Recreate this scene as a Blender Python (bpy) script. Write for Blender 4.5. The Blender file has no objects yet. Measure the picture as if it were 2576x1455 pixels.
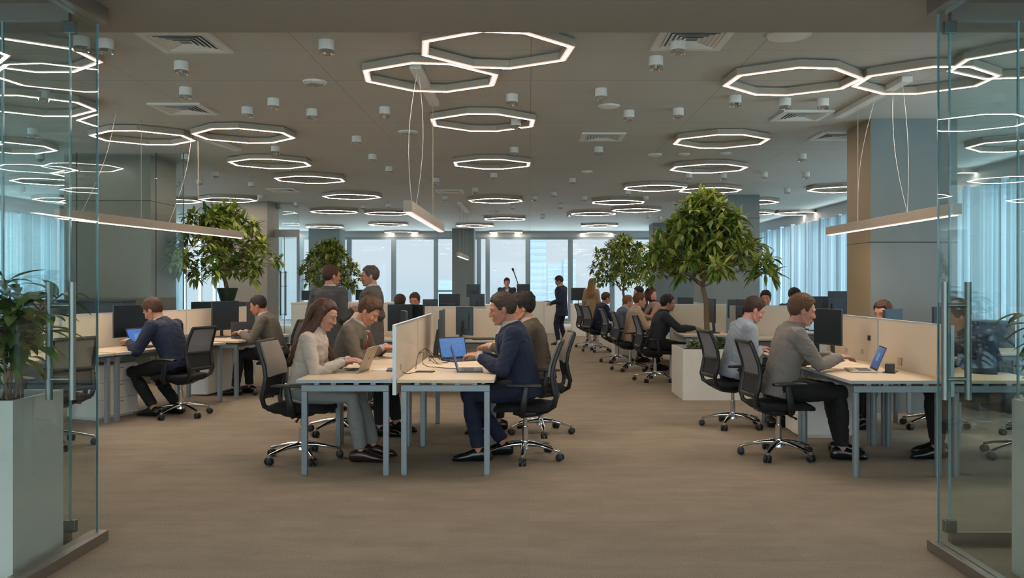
SKY_S = 0.94; EXPO = 0.5
import bpy, math, random
from mathutils import Vector, Matrix, noise
R = math.radians; PI = math.pi; V = Vector
random.seed(7)
SC = bpy.context.scene; COL = SC.collection
F = 2100.0; VX = 1330.0; VY = 712.0; EYE = 1.5     # focal length and vanishing point in pixels, eye height in metres
CEIL = 3.4; LAMPZ = 3.32
def plan(px, Y): return (px - VX) * Y / F           # lateral metres of a pixel column at depth Y
def on_ceiling(px, py, z=CEIL):
    Y = F * (z - EYE) / (VY - py); return plan(px, Y), Y
def lin(c):
    if isinstance(c, str): c = tuple(int(c[i:i+2], 16) / 255 for i in (0, 2, 4))
    return tuple((x / 12.92 if x <= .04045 else ((x + .055) / 1.055) ** 2.4) for x in c)
# ---------------------------------------------------------------- mesh builder
def rz3(a): return Matrix.Rotation(a, 3, 'Z')
class MB:
    def __init__(s): s.v = []; s.f = []; s.m = []; s.cur = 0
    def add(s, vs, fs):
        o = len(s.v); s.v += [tuple(x) for x in vs]; s.f += [tuple(i + o for i in f) for f in fs]; s.m += [s.cur] * len(fs); return s
    def box(s, c, d, M=None):
        c = V(c); hx, hy, hz = d[0] / 2, d[1] / 2, d[2] / 2
        vs = [V((x * hx, y * hy, z * hz)) for z in (-1, 1) for y in (-1, 1) for x in (-1, 1)]
        if M is not None: vs = [M @ v for v in vs]
        return s.add([v + c for v in vs], [(0, 2, 3, 1), (4, 5, 7, 6), (0, 1, 5, 4), (2, 6, 7, 3), (0, 4, 6, 2), (1, 3, 7, 5)])
    def bb(s, x0, x1, y0, y1, z0, z1): return s.box(((x0+x1)/2, (y0+y1)/2, (z0+z1)/2), (x1-x0, y1-y0, z1-z0))
    def loft(s, rings, caps=True, closed=False):
        n = len(rings[0]); vs = [p for r in rings for p in r]; fs = []
        m = len(rings)
        for i in range(m if closed else m - 1):
            a, b = i * n, ((i + 1) % m) * n
            for j in range(n): k = (j + 1) % n; fs.append((a + j, a + k, b + k, b + j))
        if caps and not closed: fs.append(tuple(range(n - 1, -1, -1))); fs.append(tuple(range((m - 1) * n, m * n)))
        return s.add(vs, fs)
    def tube(s, pts, rad, n=12, flat=1.0, up=None, caps=True, power=1.0, dome=False):
        pts = [V(p) for p in pts]; m = len(pts)
        rad = list(rad) if isinstance(rad, (list, tuple)) else [rad] * m
        if dome:                                   # rounded ends
            def ext(p, q, r):
                d = (p - q).normalized(); tp = isinstance(r, (tuple, list)); k = min(r) if tp else r
                sc = lambda f: tuple(x * f for x in r) if tp else r * f
                return [(p + d * k * .55, sc(.8)), (p + d * k * .9, sc(.4))]
            e0 = ext(pts[0], pts[1], rad[0]); e1 = ext(pts[-1], pts[-2], rad[-1])
            pts = [e0[1][0], e0[0][0]] + pts + [e1[0][0], e1[1][0]]
            rad = [e0[1][1], e0[0][1]] + rad + [e1[0][1], e1[1][1]]; m += 4
        rings = []; ref = V(up) if up else None; pn = None
        for i, p in enumerate(pts):
            d = (pts[min(i + 1, m - 1)] - pts[max(i - 1, 0)]).normalized()
            if ref is not None: a = ref
            elif pn is not None: a = pn
            else: a = V((0, 0, 1)) if abs(d.z) < .9 else V((1, 0, 0))
            nn = a - d * a.dot(d)
            if nn.length < 1e-5: nn = V((1, 0, 0)) - d * d.x
            nn.normalize(); b = d.cross(nn); pn = nn
            rr = rad[i]; ra, rb = (rr if isinstance(rr, (tuple, list)) else (rr * flat, rr))
            ring = []
            for k in range(n):
                t = 2 * PI * k / n + PI / n; c, q = math.cos(t), math.sin(t)
                if power != 1: c = math.copysign(abs(c) ** power, c); q = math.copysign(abs(q) ** power, q)
                ring.append(p + nn * (ra * c) + b * (rb * q))
            rings.append(ring)
        return s.loft(rings, caps)
    def cyl(s, a, b, r, r2=None, n=16): return s.tube([a, b], [r, r if r2 is None else r2], n)
    def ell(s, c, r, M=None, n=14, m=9):
        c = V(c); rings = []
        for i in range(1, m):
            t = PI * i / m; z = -math.cos(t); q = math.sin(t)
            rr = [V((r[0] * q * math.cos(2 * PI * k / n), r[1] * q * math.sin(2 * PI * k / n), r[2] * z)) for k in range(n)]
            rings.append([(M @ v if M is not None else v) + c for v in rr])
        o = len(s.v); s.loft(rings, False)
        lo = V((0, 0, -r[2])); hi = V((0, 0, r[2]))
        if M is not None: lo = M @ lo; hi = M @ hi
        b = len(s.v); s.v += [tuple(lo + c), tuple(hi + c)]
        L = o + (m - 2) * n
        for k in range(n):
            s.f.append((o + (k + 1) % n, o + k, b)); s.f.append((L + k, L + (k + 1) % n, b + 1)); s.m += [s.cur] * 2
        return s
    def prism(s, poly, z0, z1):
        n = len(poly); vs = [(x, y, z0) for x, y in poly] + [(x, y, z1) for x, y in poly]
        fs = [(i, (i + 1) % n, (i + 1) % n + n, i + n) for i in range(n)] + [tuple(range(n - 1, -1, -1)), tuple(range(n, 2 * n))]
        return s.add(vs, fs)
    def mesh(s, name):
        me = bpy.data.meshes.new(name); me.from_pydata(s.v, [], s.f)
        if any(s.m): me.polygons.foreach_set('material_index', s.m)
        me.update(); return me
    def build(s, name, mat, parent=None, smooth=None, bev=0, seg=2):
        me = s.mesh(name); o = bpy.data.objects.new(name, me); COL.objects.link(o)
        for q in (mat if isinstance(mat, (list, tuple)) else [mat]): me.materials.append(q)
        if smooth is not None:
            me.polygons.foreach_set('use_smooth', [True] * len(me.polygons)); me.set_sharp_from_angle(angle=R(smooth))
        if bev:
            b = o.modifiers.new('bevel', 'BEVEL'); b.width = bev; b.segments = seg; b.limit_method = 'ANGLE'; b.angle_limit = R(40)
        if parent is not None: o.parent = parent
        return o
def tag(o, label, cat, group=None, kind=None):
    if label: o['label'] = label
    if cat: o['category'] = cat
    if group: o['group'] = group
    if kind: o['kind'] = kind
    return o
def thing(name, label, cat, loc=(0, 0, 0), rz=0, group=None):
    o = bpy.data.objects.new(name, None); COL.objects.link(o); o.empty_display_size = .1
    o.location = loc; o.rotation_euler = (0, 0, rz); return tag(o, label, cat, group)
def struct(name, mb, mat, **k):
    o = mb.build(name, mat, **k); o['kind'] = 'structure'; return o
def dup(root, loc, rz, label, group=None, rename=None):
    def cp(o, par):
        c = o.copy(); COL.objects.link(c)
        if par is not None: c.parent = par
        for ch in o.children: cp(ch, c)
        return c
    r = cp(root, None); r.location = loc; r.rotation_euler = (0, 0, rz); r['label'] = label
    if group: r['group'] = group
    return r
# ---------------------------------------------------------------- materials
def nodes(name):
    m = bpy.data.materials.new(name); m.use_nodes = True; nt = m.node_tree; nt.nodes.clear()
    out = nt.nodes.new('ShaderNodeOutputMaterial'); return m, nt, out
def N(nt, t, **k):
    n = nt.nodes.new(t)
    for a, b in k.items():
        if a in n.inputs.keys(): n.inputs[a].default_value = b
        else: setattr(n, a, b)
    return n
def L(nt, a, b): nt.links.new(a, b)
def pbr(name, col, rough=.5, metal=0, var=.06, scale=8, bump=0, bscale=60, spec=.5, emit=None, es=0, stretch=(1, 1, 1), sheen=0, coat=0, dark=1.0):
    m, nt, out = nodes(name); p = N(nt, 'ShaderNodeBsdfPrincipled'); L(nt, p.outputs[0], out.inputs[0])
    c = [x * dark for x in lin(col)]; p.inputs['Roughness'].default_value = rough; p.inputs['Metallic'].default_value = metal
    p.inputs['Specular IOR Level'].default_value = spec
    if sheen: p.inputs['Sheen Weight'].default_value = sheen
    if coat: p.inputs['Coat Weight'].default_value = coat
    tc = N(nt, 'ShaderNodeTexCoord'); mp = N(nt, 'ShaderNodeMapping'); mp.inputs['Scale'].default_value = stretch
    L(nt, tc.outputs['Object'], mp.inputs[0])
    no = N(nt, 'ShaderNodeTexNoise', Scale=scale, Detail=4.0); L(nt, mp.outputs[0], no.inputs[0])
    mx = N(nt, 'ShaderNodeMix', data_type='RGBA'); L(nt, no.outputs[0], mx.inputs[0])
    mx.inputs[6].default_value = (*[x * (1 - var) for x in c], 1); mx.inputs[7].default_value = (*[min(1, x * (1 + var)) for x in c], 1)
    L(nt, mx.outputs[2], p.inputs['Base Color'])
    if bump:
        n2 = N(nt, 'ShaderNodeTexNoise', Scale=bscale, Detail=3.0); L(nt, mp.outputs[0], n2.inputs[0])
        b = N(nt, 'ShaderNodeBump', Strength=bump, Distance=.01); L(nt, n2.outputs[0], b.inputs['Height']); L(nt, b.outputs[0], p.inputs['Normal'])
    if emit is not None:
        p.inputs['Emission Color'].default_value = (*lin(emit), 1); p.inputs['Emission Strength'].default_value = es
    return m
def glassmat(name, tint, spec=1.0):
    m, nt, out = nodes(name)
    t = N(nt, 'ShaderNodeBsdfTransparent', Color=(*tint, 1)); g = N(nt, 'ShaderNodeBsdfGlossy', Roughness=.0, Color=(.92, .95, .95, 1))
    gm = N(nt, 'ShaderNodeNewGeometry'); io = N(nt, 'ShaderNodeMapRange'); io.inputs[3].default_value = 1.45; io.inputs[4].default_value = 1 / 1.45; L(nt, gm.outputs['Backfacing'], io.inputs[0])
    fr = N(nt, 'ShaderNodeFresnel'); L(nt, io.outputs[0], fr.inputs['IOR']); mu = N(nt, 'ShaderNodeMath', operation='MULTIPLY'); mu.inputs[1].default_value = spec
    mx = N(nt, 'ShaderNodeMixShader'); L(nt, fr.outputs[0], mu.inputs[0]); L(nt, mu.outputs[0], mx.inputs[0])
    L(nt, t.outputs[0], mx.inputs[1]); L(nt, g.outputs[0], mx.inputs[2]); L(nt, mx.outputs[0], out.inputs[0]); return m
def emis(name, col, s):
    m, nt, out = nodes(name); e = N(nt, 'ShaderNodeEmission', Color=(*lin(col), 1), Strength=s); L(nt, e.outputs[0], out.inputs[0]); return m
LAMP_S = 60.0
MT = {}
MT['lamp'] = emis('warm_diffuser', (1.0, .92, .85), LAMP_S)
MT['glow'] = emis('peach_glow_edge', 'ffd9be', .70)
MT['bar'] = emis('bar_diffuser', (1.0, .93, .87), LAMP_S * .7)
MT['house'] = pbr('lamp_housing', 'a09485', .55)
MT['white'] = pbr('white_paint', 'd8d4cb', .5)
MT['planter'] = pbr('planter_lacquer', 'c8c8bf', .4, bump=.02)
MT['laminate'] = pbr('desk_laminate', 'd4c1a4', .38, var=.03)
MT['edge'] = pbr('desk_edge', 'a8b0b2', .45)
MT['screen_felt'] = pbr('divider_board', 'd2c4b0', .8, var=.03, scale=3)
MT['trim'] = pbr('divider_trim', 'c2c6c6', .35, metal=.3)
MT['steel_grey'] = pbr('powder_grey_steel', '7f898d', .38, metal=.35, var=.02)
MT['chrome'] = pbr('chrome', 'd9dcde', .09, metal=1, var=.02)
MT['brushed'] = pbr('brushed_steel', '7f8682', .4, metal=.8, var=.05, stretch=(1, 1, .05), scale=60)
MT['black'] = pbr('black_plastic', '16181a', .42, var=.1)
MT['fabric_black'] = pbr('black_seat_fabric', '0d0e10', .9, bump=.2, bscale=300, var=.2)
MT['rubber'] = pbr('caster_rubber', '141516', .55)
MT['pad_grey'] = pbr('taupe_back_pad', '857d74', .85, bump=.15, bscale=300)
MT['dark_glass'] = pbr('monitor_glass', '141c22', .32, var=.05)
MT['mon_back'] = pbr('monitor_shell', '2a343b', .45)
MT['mon_blue'] = pbr('blue_grey_shell', '3c4a54', .45)
MT['alu'] = pbr('laptop_aluminium', 'b4a893', .35, metal=.7)
MT['keys'] = pbr('laptop_keys', '2a2b2d', .5)
MT['leather'] = pbr('black_leather', '0f0f10', .25, bump=.05, bscale=90)
MT['brown_leather'] = pbr('brown_leather', '2e1917', .28)
MT['cable'] = pbr('cable_rubber', '101112', .5)
MT['paper'] = pbr('paper', 'd6d2c9', .8)
MT['soil'] = pbr('soil', '2b2219', .95, bump=.8, bscale=40, var=.4)
MT['bark'] = pbr('bark', '6e5b46', .9, bump=.6, bscale=30, var=.35, stretch=(1, 1, .3))
MT['clamp'] = pbr('patch_fitting_steel', '6f7b7c', .25, metal=.9)
MT['rail'] = pbr('door_rail_metal', '7f776d', .3, metal=.6)
MT['socket_w'] = pbr('socket_plate', 'b5aa9a', .4)
def meshfab(name, col, alpha):
    m, nt, out = nodes(name); p = N(nt, 'ShaderNodeBsdfPrincipled', Roughness=.7); p.inputs['Base Color'].default_value = (*lin(col), 1)
    t = N(nt, 'ShaderNodeBsdfTransparent'); mx = N(nt, 'ShaderNodeMixShader'); mx.inputs[0].default_value = alpha
    tl = N(nt, 'ShaderNodeBsdfTranslucent', Color=(*lin(col), 1)); m2 = N(nt, 'ShaderNodeMixShader'); m2.inputs[0].default_value = .25
    L(nt, p.outputs[0], m2.inputs[1]); L(nt, tl.outputs[0], m2.inputs[2])
    L(nt, t.outputs[0], mx.inputs[1]); L(nt, m2.outputs[0], mx.inputs[2]); L(nt, mx.outputs[0], out.inputs[0]); return m
MT['mesh'] = meshfab('grey_back_mesh', '7a7d84', .88)
MT['mesh_dark'] = meshfab('dark_lumbar_mesh', '25272a', .93)
MT['mesh_white'] = meshfab('pale_back_mesh', 'b9bbb8', .92)
MT['door_glass'] = glassmat('door_glass', (.86, .91, .905), .75)
MT['pane_glass'] = glassmat('partition_glass', (.90, .95, .95), .8)
MT['win_glass'] = glassmat('window_glass', (.985, .993, .995), .25)
MT['glass_edge'] = pbr('polished_glass_edge', '6f9ba3', .12, spec=.8)
def leafmat(name, a, b, rough=.42):
    m, nt, out = nodes(name); p = N(nt, 'ShaderNodeBsdfPrincipled', Roughness=rough)
    tc = N(nt, 'ShaderNodeTexCoord'); no = N(nt, 'ShaderNodeTexNoise', Scale=9.0, Detail=3.0); L(nt, tc.outputs['Object'], no.inputs[0])
    gm = N(nt, 'ShaderNodeNewGeometry'); ad = N(nt, 'ShaderNodeMath', operation='ADD'); ml = N(nt, 'ShaderNodeMath', operation='MULTIPLY'); ml.inputs[1].default_value = .9
    L(nt, gm.outputs['Random Per Island'], ml.inputs[0]); L(nt, ml.outputs[0], ad.inputs[0]); L(nt, no.outputs[0], ad.inputs[1])
    cr = N(nt, 'ShaderNodeValToRGB'); cr.color_ramp.elements[0].position = .35; cr.color_ramp.elements[1].position = 1.35 if False else 1.0
    cr.color_ramp.elements[0].color = (*lin(a), 1); cr.color_ramp.elements[1].color = (*lin(b), 1)
    hf = N(nt, 'ShaderNodeMath', operation='MULTIPLY'); hf.inputs[1].default_value = .62; L(nt, ad.outputs[0], hf.inputs[0]); L(nt, hf.outputs[0], cr.inputs[0])
    L(nt, cr.outputs[0], p.inputs['Base Color'])
    tl = N(nt, 'ShaderNodeBsdfTranslucent'); L(nt, cr.outputs[0], tl.inputs[0]); mx = N(nt, 'ShaderNodeMixShader'); mx.inputs[0].default_value = .28
    L(nt, p.outputs[0], mx.inputs[1]); L(nt, tl.outputs[0], mx.inputs[2]); L(nt, mx.outputs[0], out.inputs[0]); return m
MT['leaf'] = leafmat('tree_leaf', '3d6122', 'b3b857'); MT['leaf2'] = leafmat('shrub_leaf', '2c5022', '7b9a45')
SKIN = {}
def skin(c):
    if c not in SKIN:
        m = pbr('skin_' + c, c, .58, var=.09, scale=22, bump=.03, bscale=120, dark=.82); SKIN[c] = m
        p = [n for n in m.node_tree.nodes if n.type == 'BSDF_PRINCIPLED'][0]; p.inputs['Subsurface Weight'].default_value = .12; p.inputs['Subsurface Radius'].default_value = (.02, .008, .005)
    return SKIN[c]
CL = {}
def cloth(c, rough=.85):
    if c not in CL: CL[c] = pbr('cloth_' + c, c, rough, var=.10, scale=30, bump=.05, bscale=240, dark=.74)
    return CL[c]
def hairmat(c):
    k = 'h' + c
    if k not in CL: CL[k] = pbr('hair_' + c, c, .5, var=.6, scale=40, bump=1, bscale=55, stretch=(.5, 4, .5), dark=.5, spec=.35)
    return CL[k]
# ---------------------------------------------------------------- people
def remesh(mb, voxel, smooth=3, folds=0, seed=0):
    me = mb.mesh('tmp'); o = bpy.data.objects.new('tmp', me); COL.objects.link(o)
    r = o.modifiers.new('r', 'REMESH'); r.mode = 'VOXEL'; r.voxel_size = voxel
    if smooth: s = o.modifiers.new('s', 'SMOOTH'); s.iterations = smooth; s.factor = .5
    dg = bpy.context.evaluated_depsgraph_get(); out = bpy.data.meshes.new_from_object(o.evaluated_get(dg), depsgraph=dg)
    bpy.data.objects.remove(o); bpy.data.meshes.remove(me)
    if folds:
        n = len(out.vertices); co = [0.0] * (3 * n); no = [0.0] * (3 * n)
        out.vertices.foreach_get('co', co); out.vertex_normals.foreach_get('vector', no)
        for i in range(0, 3 * n, 3):
            q = V((co[i] * 11 + seed, co[i + 1] * 11, co[i + 2] * 26 + co[i] * 9)); a = noise.noise(q + 1.5 * noise.noise_vector(q * .35))
            d = folds * (.6 - abs(a) * 2.6); co[i] += no[i] * d; co[i + 1] += no[i + 1] * d; co[i + 2] += no[i + 2] * d
        out.vertices.foreach_set('co', co); out.update()
    out.polygons.foreach_set('use_smooth', [True] * len(out.polygons))
    return out
def mobj(name, me, mat, parent=None):
    o = bpy.data.objects.new(name, me); COL.objects.link(o); me.name = name
    me.materials.clear(); me.materials.append(mat)
    if parent is not None: o.parent = parent
    return o
def ik(a, b, l1, l2, pole):
    a = V(a); b = V(b); d = b - a; D = min(d.length, (l1 + l2) * .985); u = d.normalized()
    if d.length > D: b = a + u * D
    x = (l1 * l1 - l2 * l2 + D * D) / (2 * D); h = math.sqrt(max(0, l1 * l1 - x * x))
    p = V(pole) - u * V(pole).dot(u); p.normalize()
    return a + u * x + p * h, b
def hand(mb, w, f, up, side, curl=18, sc=1.0, fan=1.0):
    """wrist w, finger direction f, back-of-hand normal up, side=+1 left hand / -1 right hand (thumb is on the inner side)"""
    f = V(f).normalized(); up = (V(up) - f * V(up).dot(f)).normalized(); s = up.cross(f) * side * -1   # towards the thumb
    def P(a, b, c): return V(w) + (f * a + s * b + up * c) * sc
    mb.tube([P(-.02, 0, 0), P(.015, .002, 0), P(.05, .004, .003), P(.088, .002, .002)], [(.019*sc, .024*sc), (.018*sc, .030*sc), (.017*sc, .040*sc), (.013*sc, .039*sc)], 12, up=up, dome=False)
    for k, (b, ln) in enumerate(((.031, .068), (.011, .076), (-.010, .071), (-.030, .056))):
        ang = (b * 3.2) * fan; d0 = (f * math.cos(ang) + s * math.sin(ang)); pts = [P(.080, b, 0)]; p = pts[0]; cur = R(curl * .35 + 3 * k)
        for q, fr in enumerate((.44, .32, .24)):
            d = d0 * math.cos(cur) - up * math.sin(cur); p = p + d * ln * fr * sc; pts.append(p); cur += R(curl * (1 + .15 * k))
        mb.tube(pts, [.0095*sc, .0088*sc, .0082*sc, .0072*sc], 8, dome=True)
    d1 = (f * .62 + s * .75 - up * .22).normalized(); d2 = (f * .9 + s * .35 - up * .25).normalized()
    a = P(.018, .020, -.004); b = a + d1 * .042 * sc; c = b + d2 * .032 * sc; e = c + d2 * .020 * sc
    mb.tube([a, b, c, e], [.0135*sc, .0115*sc, .0105*sc, .0085*sc], 8, dome=True)
def head_prims(mb, T, fem):
    """T maps head coordinates (x forward, z up, origin skull centre) into body coordinates"""
    M = T.to_3x3(); k = .95 if fem else 1.0
    def P(x, y, z): return T @ V((x, y, z))
    mb.ell(P(-.014, 0, .028), (.098, .075, .090), M, 20, 14)
    rings = []
    for z, cx, rx, ry in ((.085, .0, .060, .05), (.055, .008, .084, .067), (.02, .012, .085, .070), (-.01, .016, .078, .068), (-.04, .022, .071, .063), (-.07, .028, .060 * k, .054 * k), (-.092, .035, .047 * k, .043 * k), (-.108, .042, .034 * k, .031 * k), (-.116, .046, .018, .016)):
        rings.append([P(cx + rx * math.cos(2 * PI * i / 20), ry * math.sin(2 * PI * i / 20), z) for i in range(20)])
    mb.loft(rings)
    mb.tube([P(.088, 0, .018), P(.101, 0, -.006), P(.113 if not fem else .109, 0, -.030)], [.008, .0085, .0095], 8, dome=True)
    mb.ell(P(.106, 0, -.034), (.014, .0135, .0095), M); 
    for s in (-1, 1):
        mb.ell(P(.098, s * .011, -.036), (.010, .008, .008), M)
        mb.tube([P(.094, s * .012, .024), P(.091, s * .034, .028), P(.074, s * .054, .020)], [.0075 if not fem else .006, .008 if not fem else .006, .006], 8, dome=True)
        mb.tube([P(.082, s * .016, .008), P(.0875, s * .031, .0125), P(.076, s * .047, .008)], [.0045, .0055, .0045], 8, dome=True)
        mb.tube([P(.082, s * .017, -.004), P(.0855, s * .031, -.0075), P(.075, s * .045, -.004)], [.0035, .0042, .0035], 8, dome=True)
        mb.ell(P(.066, s * .038, -.026), (.026, .022, .024), M)
        mb.tube([P(-.008, s * .054, -.045), P(.025, s * .045, -.082), P(.06, s * .02, -.100)], [.018 * k, .017 * k, .014], 8, dome=True)
        E = M @ Matrix.Rotation(R(s * 18), 3, 'Z') @ Matrix.Rotation(R(-12), 3, 'Y')
        mb.ell(P(-.010, s * .079, -.008), (.021, .007, .033), E)
        mb.ell(P(-.002, s * .075, -.006), (.010, .008, .018), E)
    mb.ell(P(.0925, 0, -.062), (.0085, .023, .0055), M); mb.ell(P(.0905, 0, -.0735), (.0085, .020, .0065), M)
    mb.ell(P(.080, 0, -.099), (.013, .020, .013), M)
def hair_cap(T, style, seed=0, nu=112, nv=64):
    mb = MB(); M = T; rings = []
    for i in range(nv + 1):
        th = PI * i / nv; ring = []
        for j in range(nu):
            ph = 2 * PI * j / nu; d = V((math.sin(th) * math.cos(ph), math.sin(th) * math.sin(ph), math.cos(th)))
            p = V((-.014 + d.x * .099, d.y * .077, .028 + d.z * .092))
            z = p.z; x = p.x
            # where the hair stops: forehead line, temples, nape
            fr = .070 + .25 * abs(p.y) * (1 if abs(p.y) < .05 else 0) if not style.get('fringe') else .052
            if z > fr: lim = .2
            elif z > .0: lim = .040 - .012 * (1 if style.get('fem') else 0) + (z / max(fr, .01)) ** 2 * .035
            elif z > -.03: lim = .004
            else: lim = -.030 + (z + .03) * .3
            lo = -.062 if not style.get('fem') else -.08
            sd = min((lim - x) / .018, (z - lo) / .018); sd = max(-1, min(1, sd))
            top = max(0, d.z); frt = max(0, d.x)
            base = style.get('side', .008) * .7 + style.get('top', .018) * .85 * top ** .8 + style.get('quiff', .006) * frt * top * 2
            fl = noise.noise_vector(V((d.x * 2.2 + seed, d.y * 2.2, d.z * 2.2))) * 1.4; nz = noise.noise(V((d.x * 6 + seed + fl.x, d.y * 30 + fl.y * 6, d.z * 6))) * .006 + noise.noise(V((d.x * 14 + seed, d.y * 60 + fl.y * 14, d.z * 12))) * .003 + noise.noise(V((d.x * 3 + seed, d.y * 4, d.z * 3))) * style.get('messy', .004)
            t = (base + nz * (.4 + top)) * (sd if sd > 0 else 0) + (-.012 if sd <= 0 else 0) * min(1, -sd * 2) - (.0 if sd > 0 else .0)
            q = p + d * t; ring.append(M @ q)
        rings.append(ring)
    mb.loft(rings, True); return mb
def person(label, loc, rot, pose='sit', lean=12, pitch=10, yaw=0, hands=None, top='1c2433', kind='jacket', legs='111317', shirt='c9c4bf', tie=None,
           hair='4a3222', hstyle=None, sk='b98a74', fem=False, sc=1.0, near=1, shoe='leather', hand_up=(0, 0, 1), knee=None, feet=None, curl=20, group=None, collar=True, long_hair=False, yawb=0):
    hstyle = dict(hstyle or {}); hstyle['fem'] = fem; seed = random.random() * 50
    vb = (.0052, .0105, .018)[near - 1] if near <= 3 else .02; vc = (.010, .014, .022)[near - 1]
    hz = .545 if pose == 'sit' else .93
    a1 = R(lean * .8); a2 = R(lean * 1.15)
    hip = V((0, 0, hz)); mid = hip + V((math.sin(a1), 0, math.cos(a1))) * .24; neck = mid + V((math.sin(a2), 0, math.cos(a2))) * .27
    up = V((math.sin(a2), 0, math.cos(a2))); fw = V((math.cos(a2), 0, -math.sin(a2))); sw = .165 if fem else .192
    an = R(lean * .8 + pitch * .35); nd = V((math.sin(an), 0, math.cos(an)))
    hc = neck + nd * .132 + V((.028, 0, 0))
    T = Matrix.Translation(hc) @ Matrix.Rotation(R(yaw), 4, 'Z') @ Matrix.Rotation(R(pitch), 4, 'Y')
    def SP(h, x=0, y=0):      # point on the spine at h metres above the hips
        if h < .24: p = hip.lerp(mid, h / .24)
        else: p = mid + up * (h - .24)
        return p + fw * x + V((0, y, 0))
    body = MB(); head_prims(body, T, fem); nr = .048 if fem else .058
    body.tube([neck - up * .05, neck + nd * .02, T @ V((-.012, 0, -.05)), T @ V((-.01, 0, 0))], [nr * 1.15, nr, nr * .97, nr], 14)
    f0 = .86 if fem else 1.0
    body.tube([SP(-.02), SP(.1), SP(.24), SP(.38), SP(.47), SP(.50)], [(.10, .13), (.09, .12), (.09, .12), (.09, .13), (.06, .12), (.05, .06)], 14, up=fw)
    sh = [SP(.445, -.01, s * sw) for s in (1, -1)]
    if pose == 'sit': h0 = hands or [(.42, .10, .80), (.42, -.10, .80)]
    else: h0 = hands or [(.06, .27, .80), (.06, -.27, .80)]
    arms = []
    for s, S, H in ((1, sh[0], h0[0]), (-1, sh[1], h0[1])):
        pole = V((-.35, s * .55, -.75)) if pose == 'sit' else V((-1, s * .25, -.1))
        e, w = ik(S, H, .285, .255, pole); arms.append((s, S, e, w))
        body.tube([S, e, e.lerp(w, .3), w], [.045 * f0, .037 * f0, .036 * f0, .0255 * f0], 10, dome=True)
        fd = (w - e).normalized()
        if pose == 'sit' and not (isinstance(hand_up, str)): fd = (fd + V((.5, -s * .15, -.15 - fd.z * .6))).normalized()
        hu = V(hand_up) if pose == 'sit' else V((0, s, .1)) if not hands else V((-.1, s * .7, .7))
        if near <= 2: hand(body, w, fd, hu, s, curl, .93 if fem else 1.0)
        else: body.tube([w, w + fd * .08, w + fd * .16 - V((0, 0, .02))], [(.016, .026), (.016, .036), (.010, .028)], 8, up=hu, dome=True)
    # legs
    if pose == 'sit':
        kn = knee or (.44, .11, .53); ft = feet or [(.50, .12), (.40, -.12)]
    lg = []
    for i, s in enumerate((1, -1)):
        hj = SP(-.0, 0, s * .095)
        if pose == 'sit':
            A = V((ft[i][0], ft[i][1], .10)); k, A = ik(hj, A, .44, .43, V((.5, s * .12, .9)))
        else:
            A = V(((feet or [(.04, .12), (-.04, -.12)])[i][0], (feet or [(.04, .12), (-.04, -.12)])[i][1], .10)); k, A = ik(hj, A, .43, .42, V((1, 0, .1)))
        lg.append((s, hj, k, A)); body.tube([hj, k, k.lerp(A, .3), A, A - V((0, 0, .04))], [.07 * f0, .048 * f0, .048 * f0, .034 * f0, .036 * f0], 10, dome=True)
        body.tube([A + V((-.03, 0, -.055)), A + V((.06, 0, -.06)), A + V((.15, 0, -.072))], [(.028, .028), (.024, .034), (.012, .028)], 10, up=(0, 0, 1), dome=True)
    root = mobj('person', remesh(body, vb, 2), skin(sk)); root.location = loc; root.rotation_euler = (0, 0, R(rot)); root.scale = (sc,) * 3
    tag(root, label, 'person', group)
    # eyes
    for s in (-1, 1):
        if near <= 2:
            e = MB(); c = T @ V((.0775, s * .031, .002)); e.ell(c, (.0108,) * 3, T.to_3x3(), 12, 9); e.cur = 1
            e.ell(T @ V((.0846, s * .0318, .000)), (.0045, .0062, .0062), T.to_3x3(), 10, 7); e.build('eye', [MT['eye_white'], MT['iris']], root, smooth=80)
            b = MB(); b.tube([T @ V((.0970, s * .014, .0265)), T @ V((.0945, s * .033, .0315)), T @ V((.0775, s * .053, .0245))], [.0022, .0030, .0018], 6, dome=True); b.build('eyebrow', hairmat(hair), root, smooth=80)
    if near == 1 and True:
        l = MB(); l.ell(T @ V((.0985, 0, -.0625)), (.004, .019, .0042), T.to_3x3(), 12, 7); l.ell(T @ V((.0965, 0, -.073)), (.0045, .017, .005), T.to_3x3(), 12, 7); l.build('lips', MT['lips'], root, smooth=80)
    # hair
    hb = hair_cap(T, hstyle, seed)
    if long_hair:
        for s in (-1, 1):
            pts = [T @ V((-.02, s * .04, .095)), T @ V((-.015, s * .080, .045)), T @ V((-.022, s * .085, -.05)), SP(.44, .04 if s > 0 else -.05, s * .11), SP(.33, .155 if s > 0 else -.10, s * .105), SP(.22, .19 if s > 0 else -.12, s * .09)]
            hb.tube(pts, [(.02, .03), (.038, .018), (.042, .018), (.040, .022), (.032, .018), (.012, .010)], 12, up=fw, dome=True)
        hb.tube([T @ V((-.06, 0, .10)), T @ V((-.100, 0, .03)), T @ V((-.095, 0, -.06)), SP(.44, -.10), SP(.34, -.125), SP(.24, -.13)], [(.03, .05), (.035, .075), (.04, .085), (.035, .10), (.025, .09), (.012, .05)], 14, up=fw, dome=True)
        mobj('hair', remesh(hb, .007 if near < 3 else .015, 1), hairmat(hair), root)
    elif hstyle.get('bald'): pass
    else: hb.build('hair', hairmat(hair), root, smooth=80)
    # upper garment
    g = MB(); w = .88 if fem else 1.0; hem = -.06 if pose == 'sit' else (-.22 if kind in ('jacket', 'coat') else -.08)
    if kind == 'coat': hem = -.35
    loose = 1.0 if kind != 'shirt' else .97
    hips = (.145, .195) if pose == 'sit' else (.135, .185)
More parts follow.
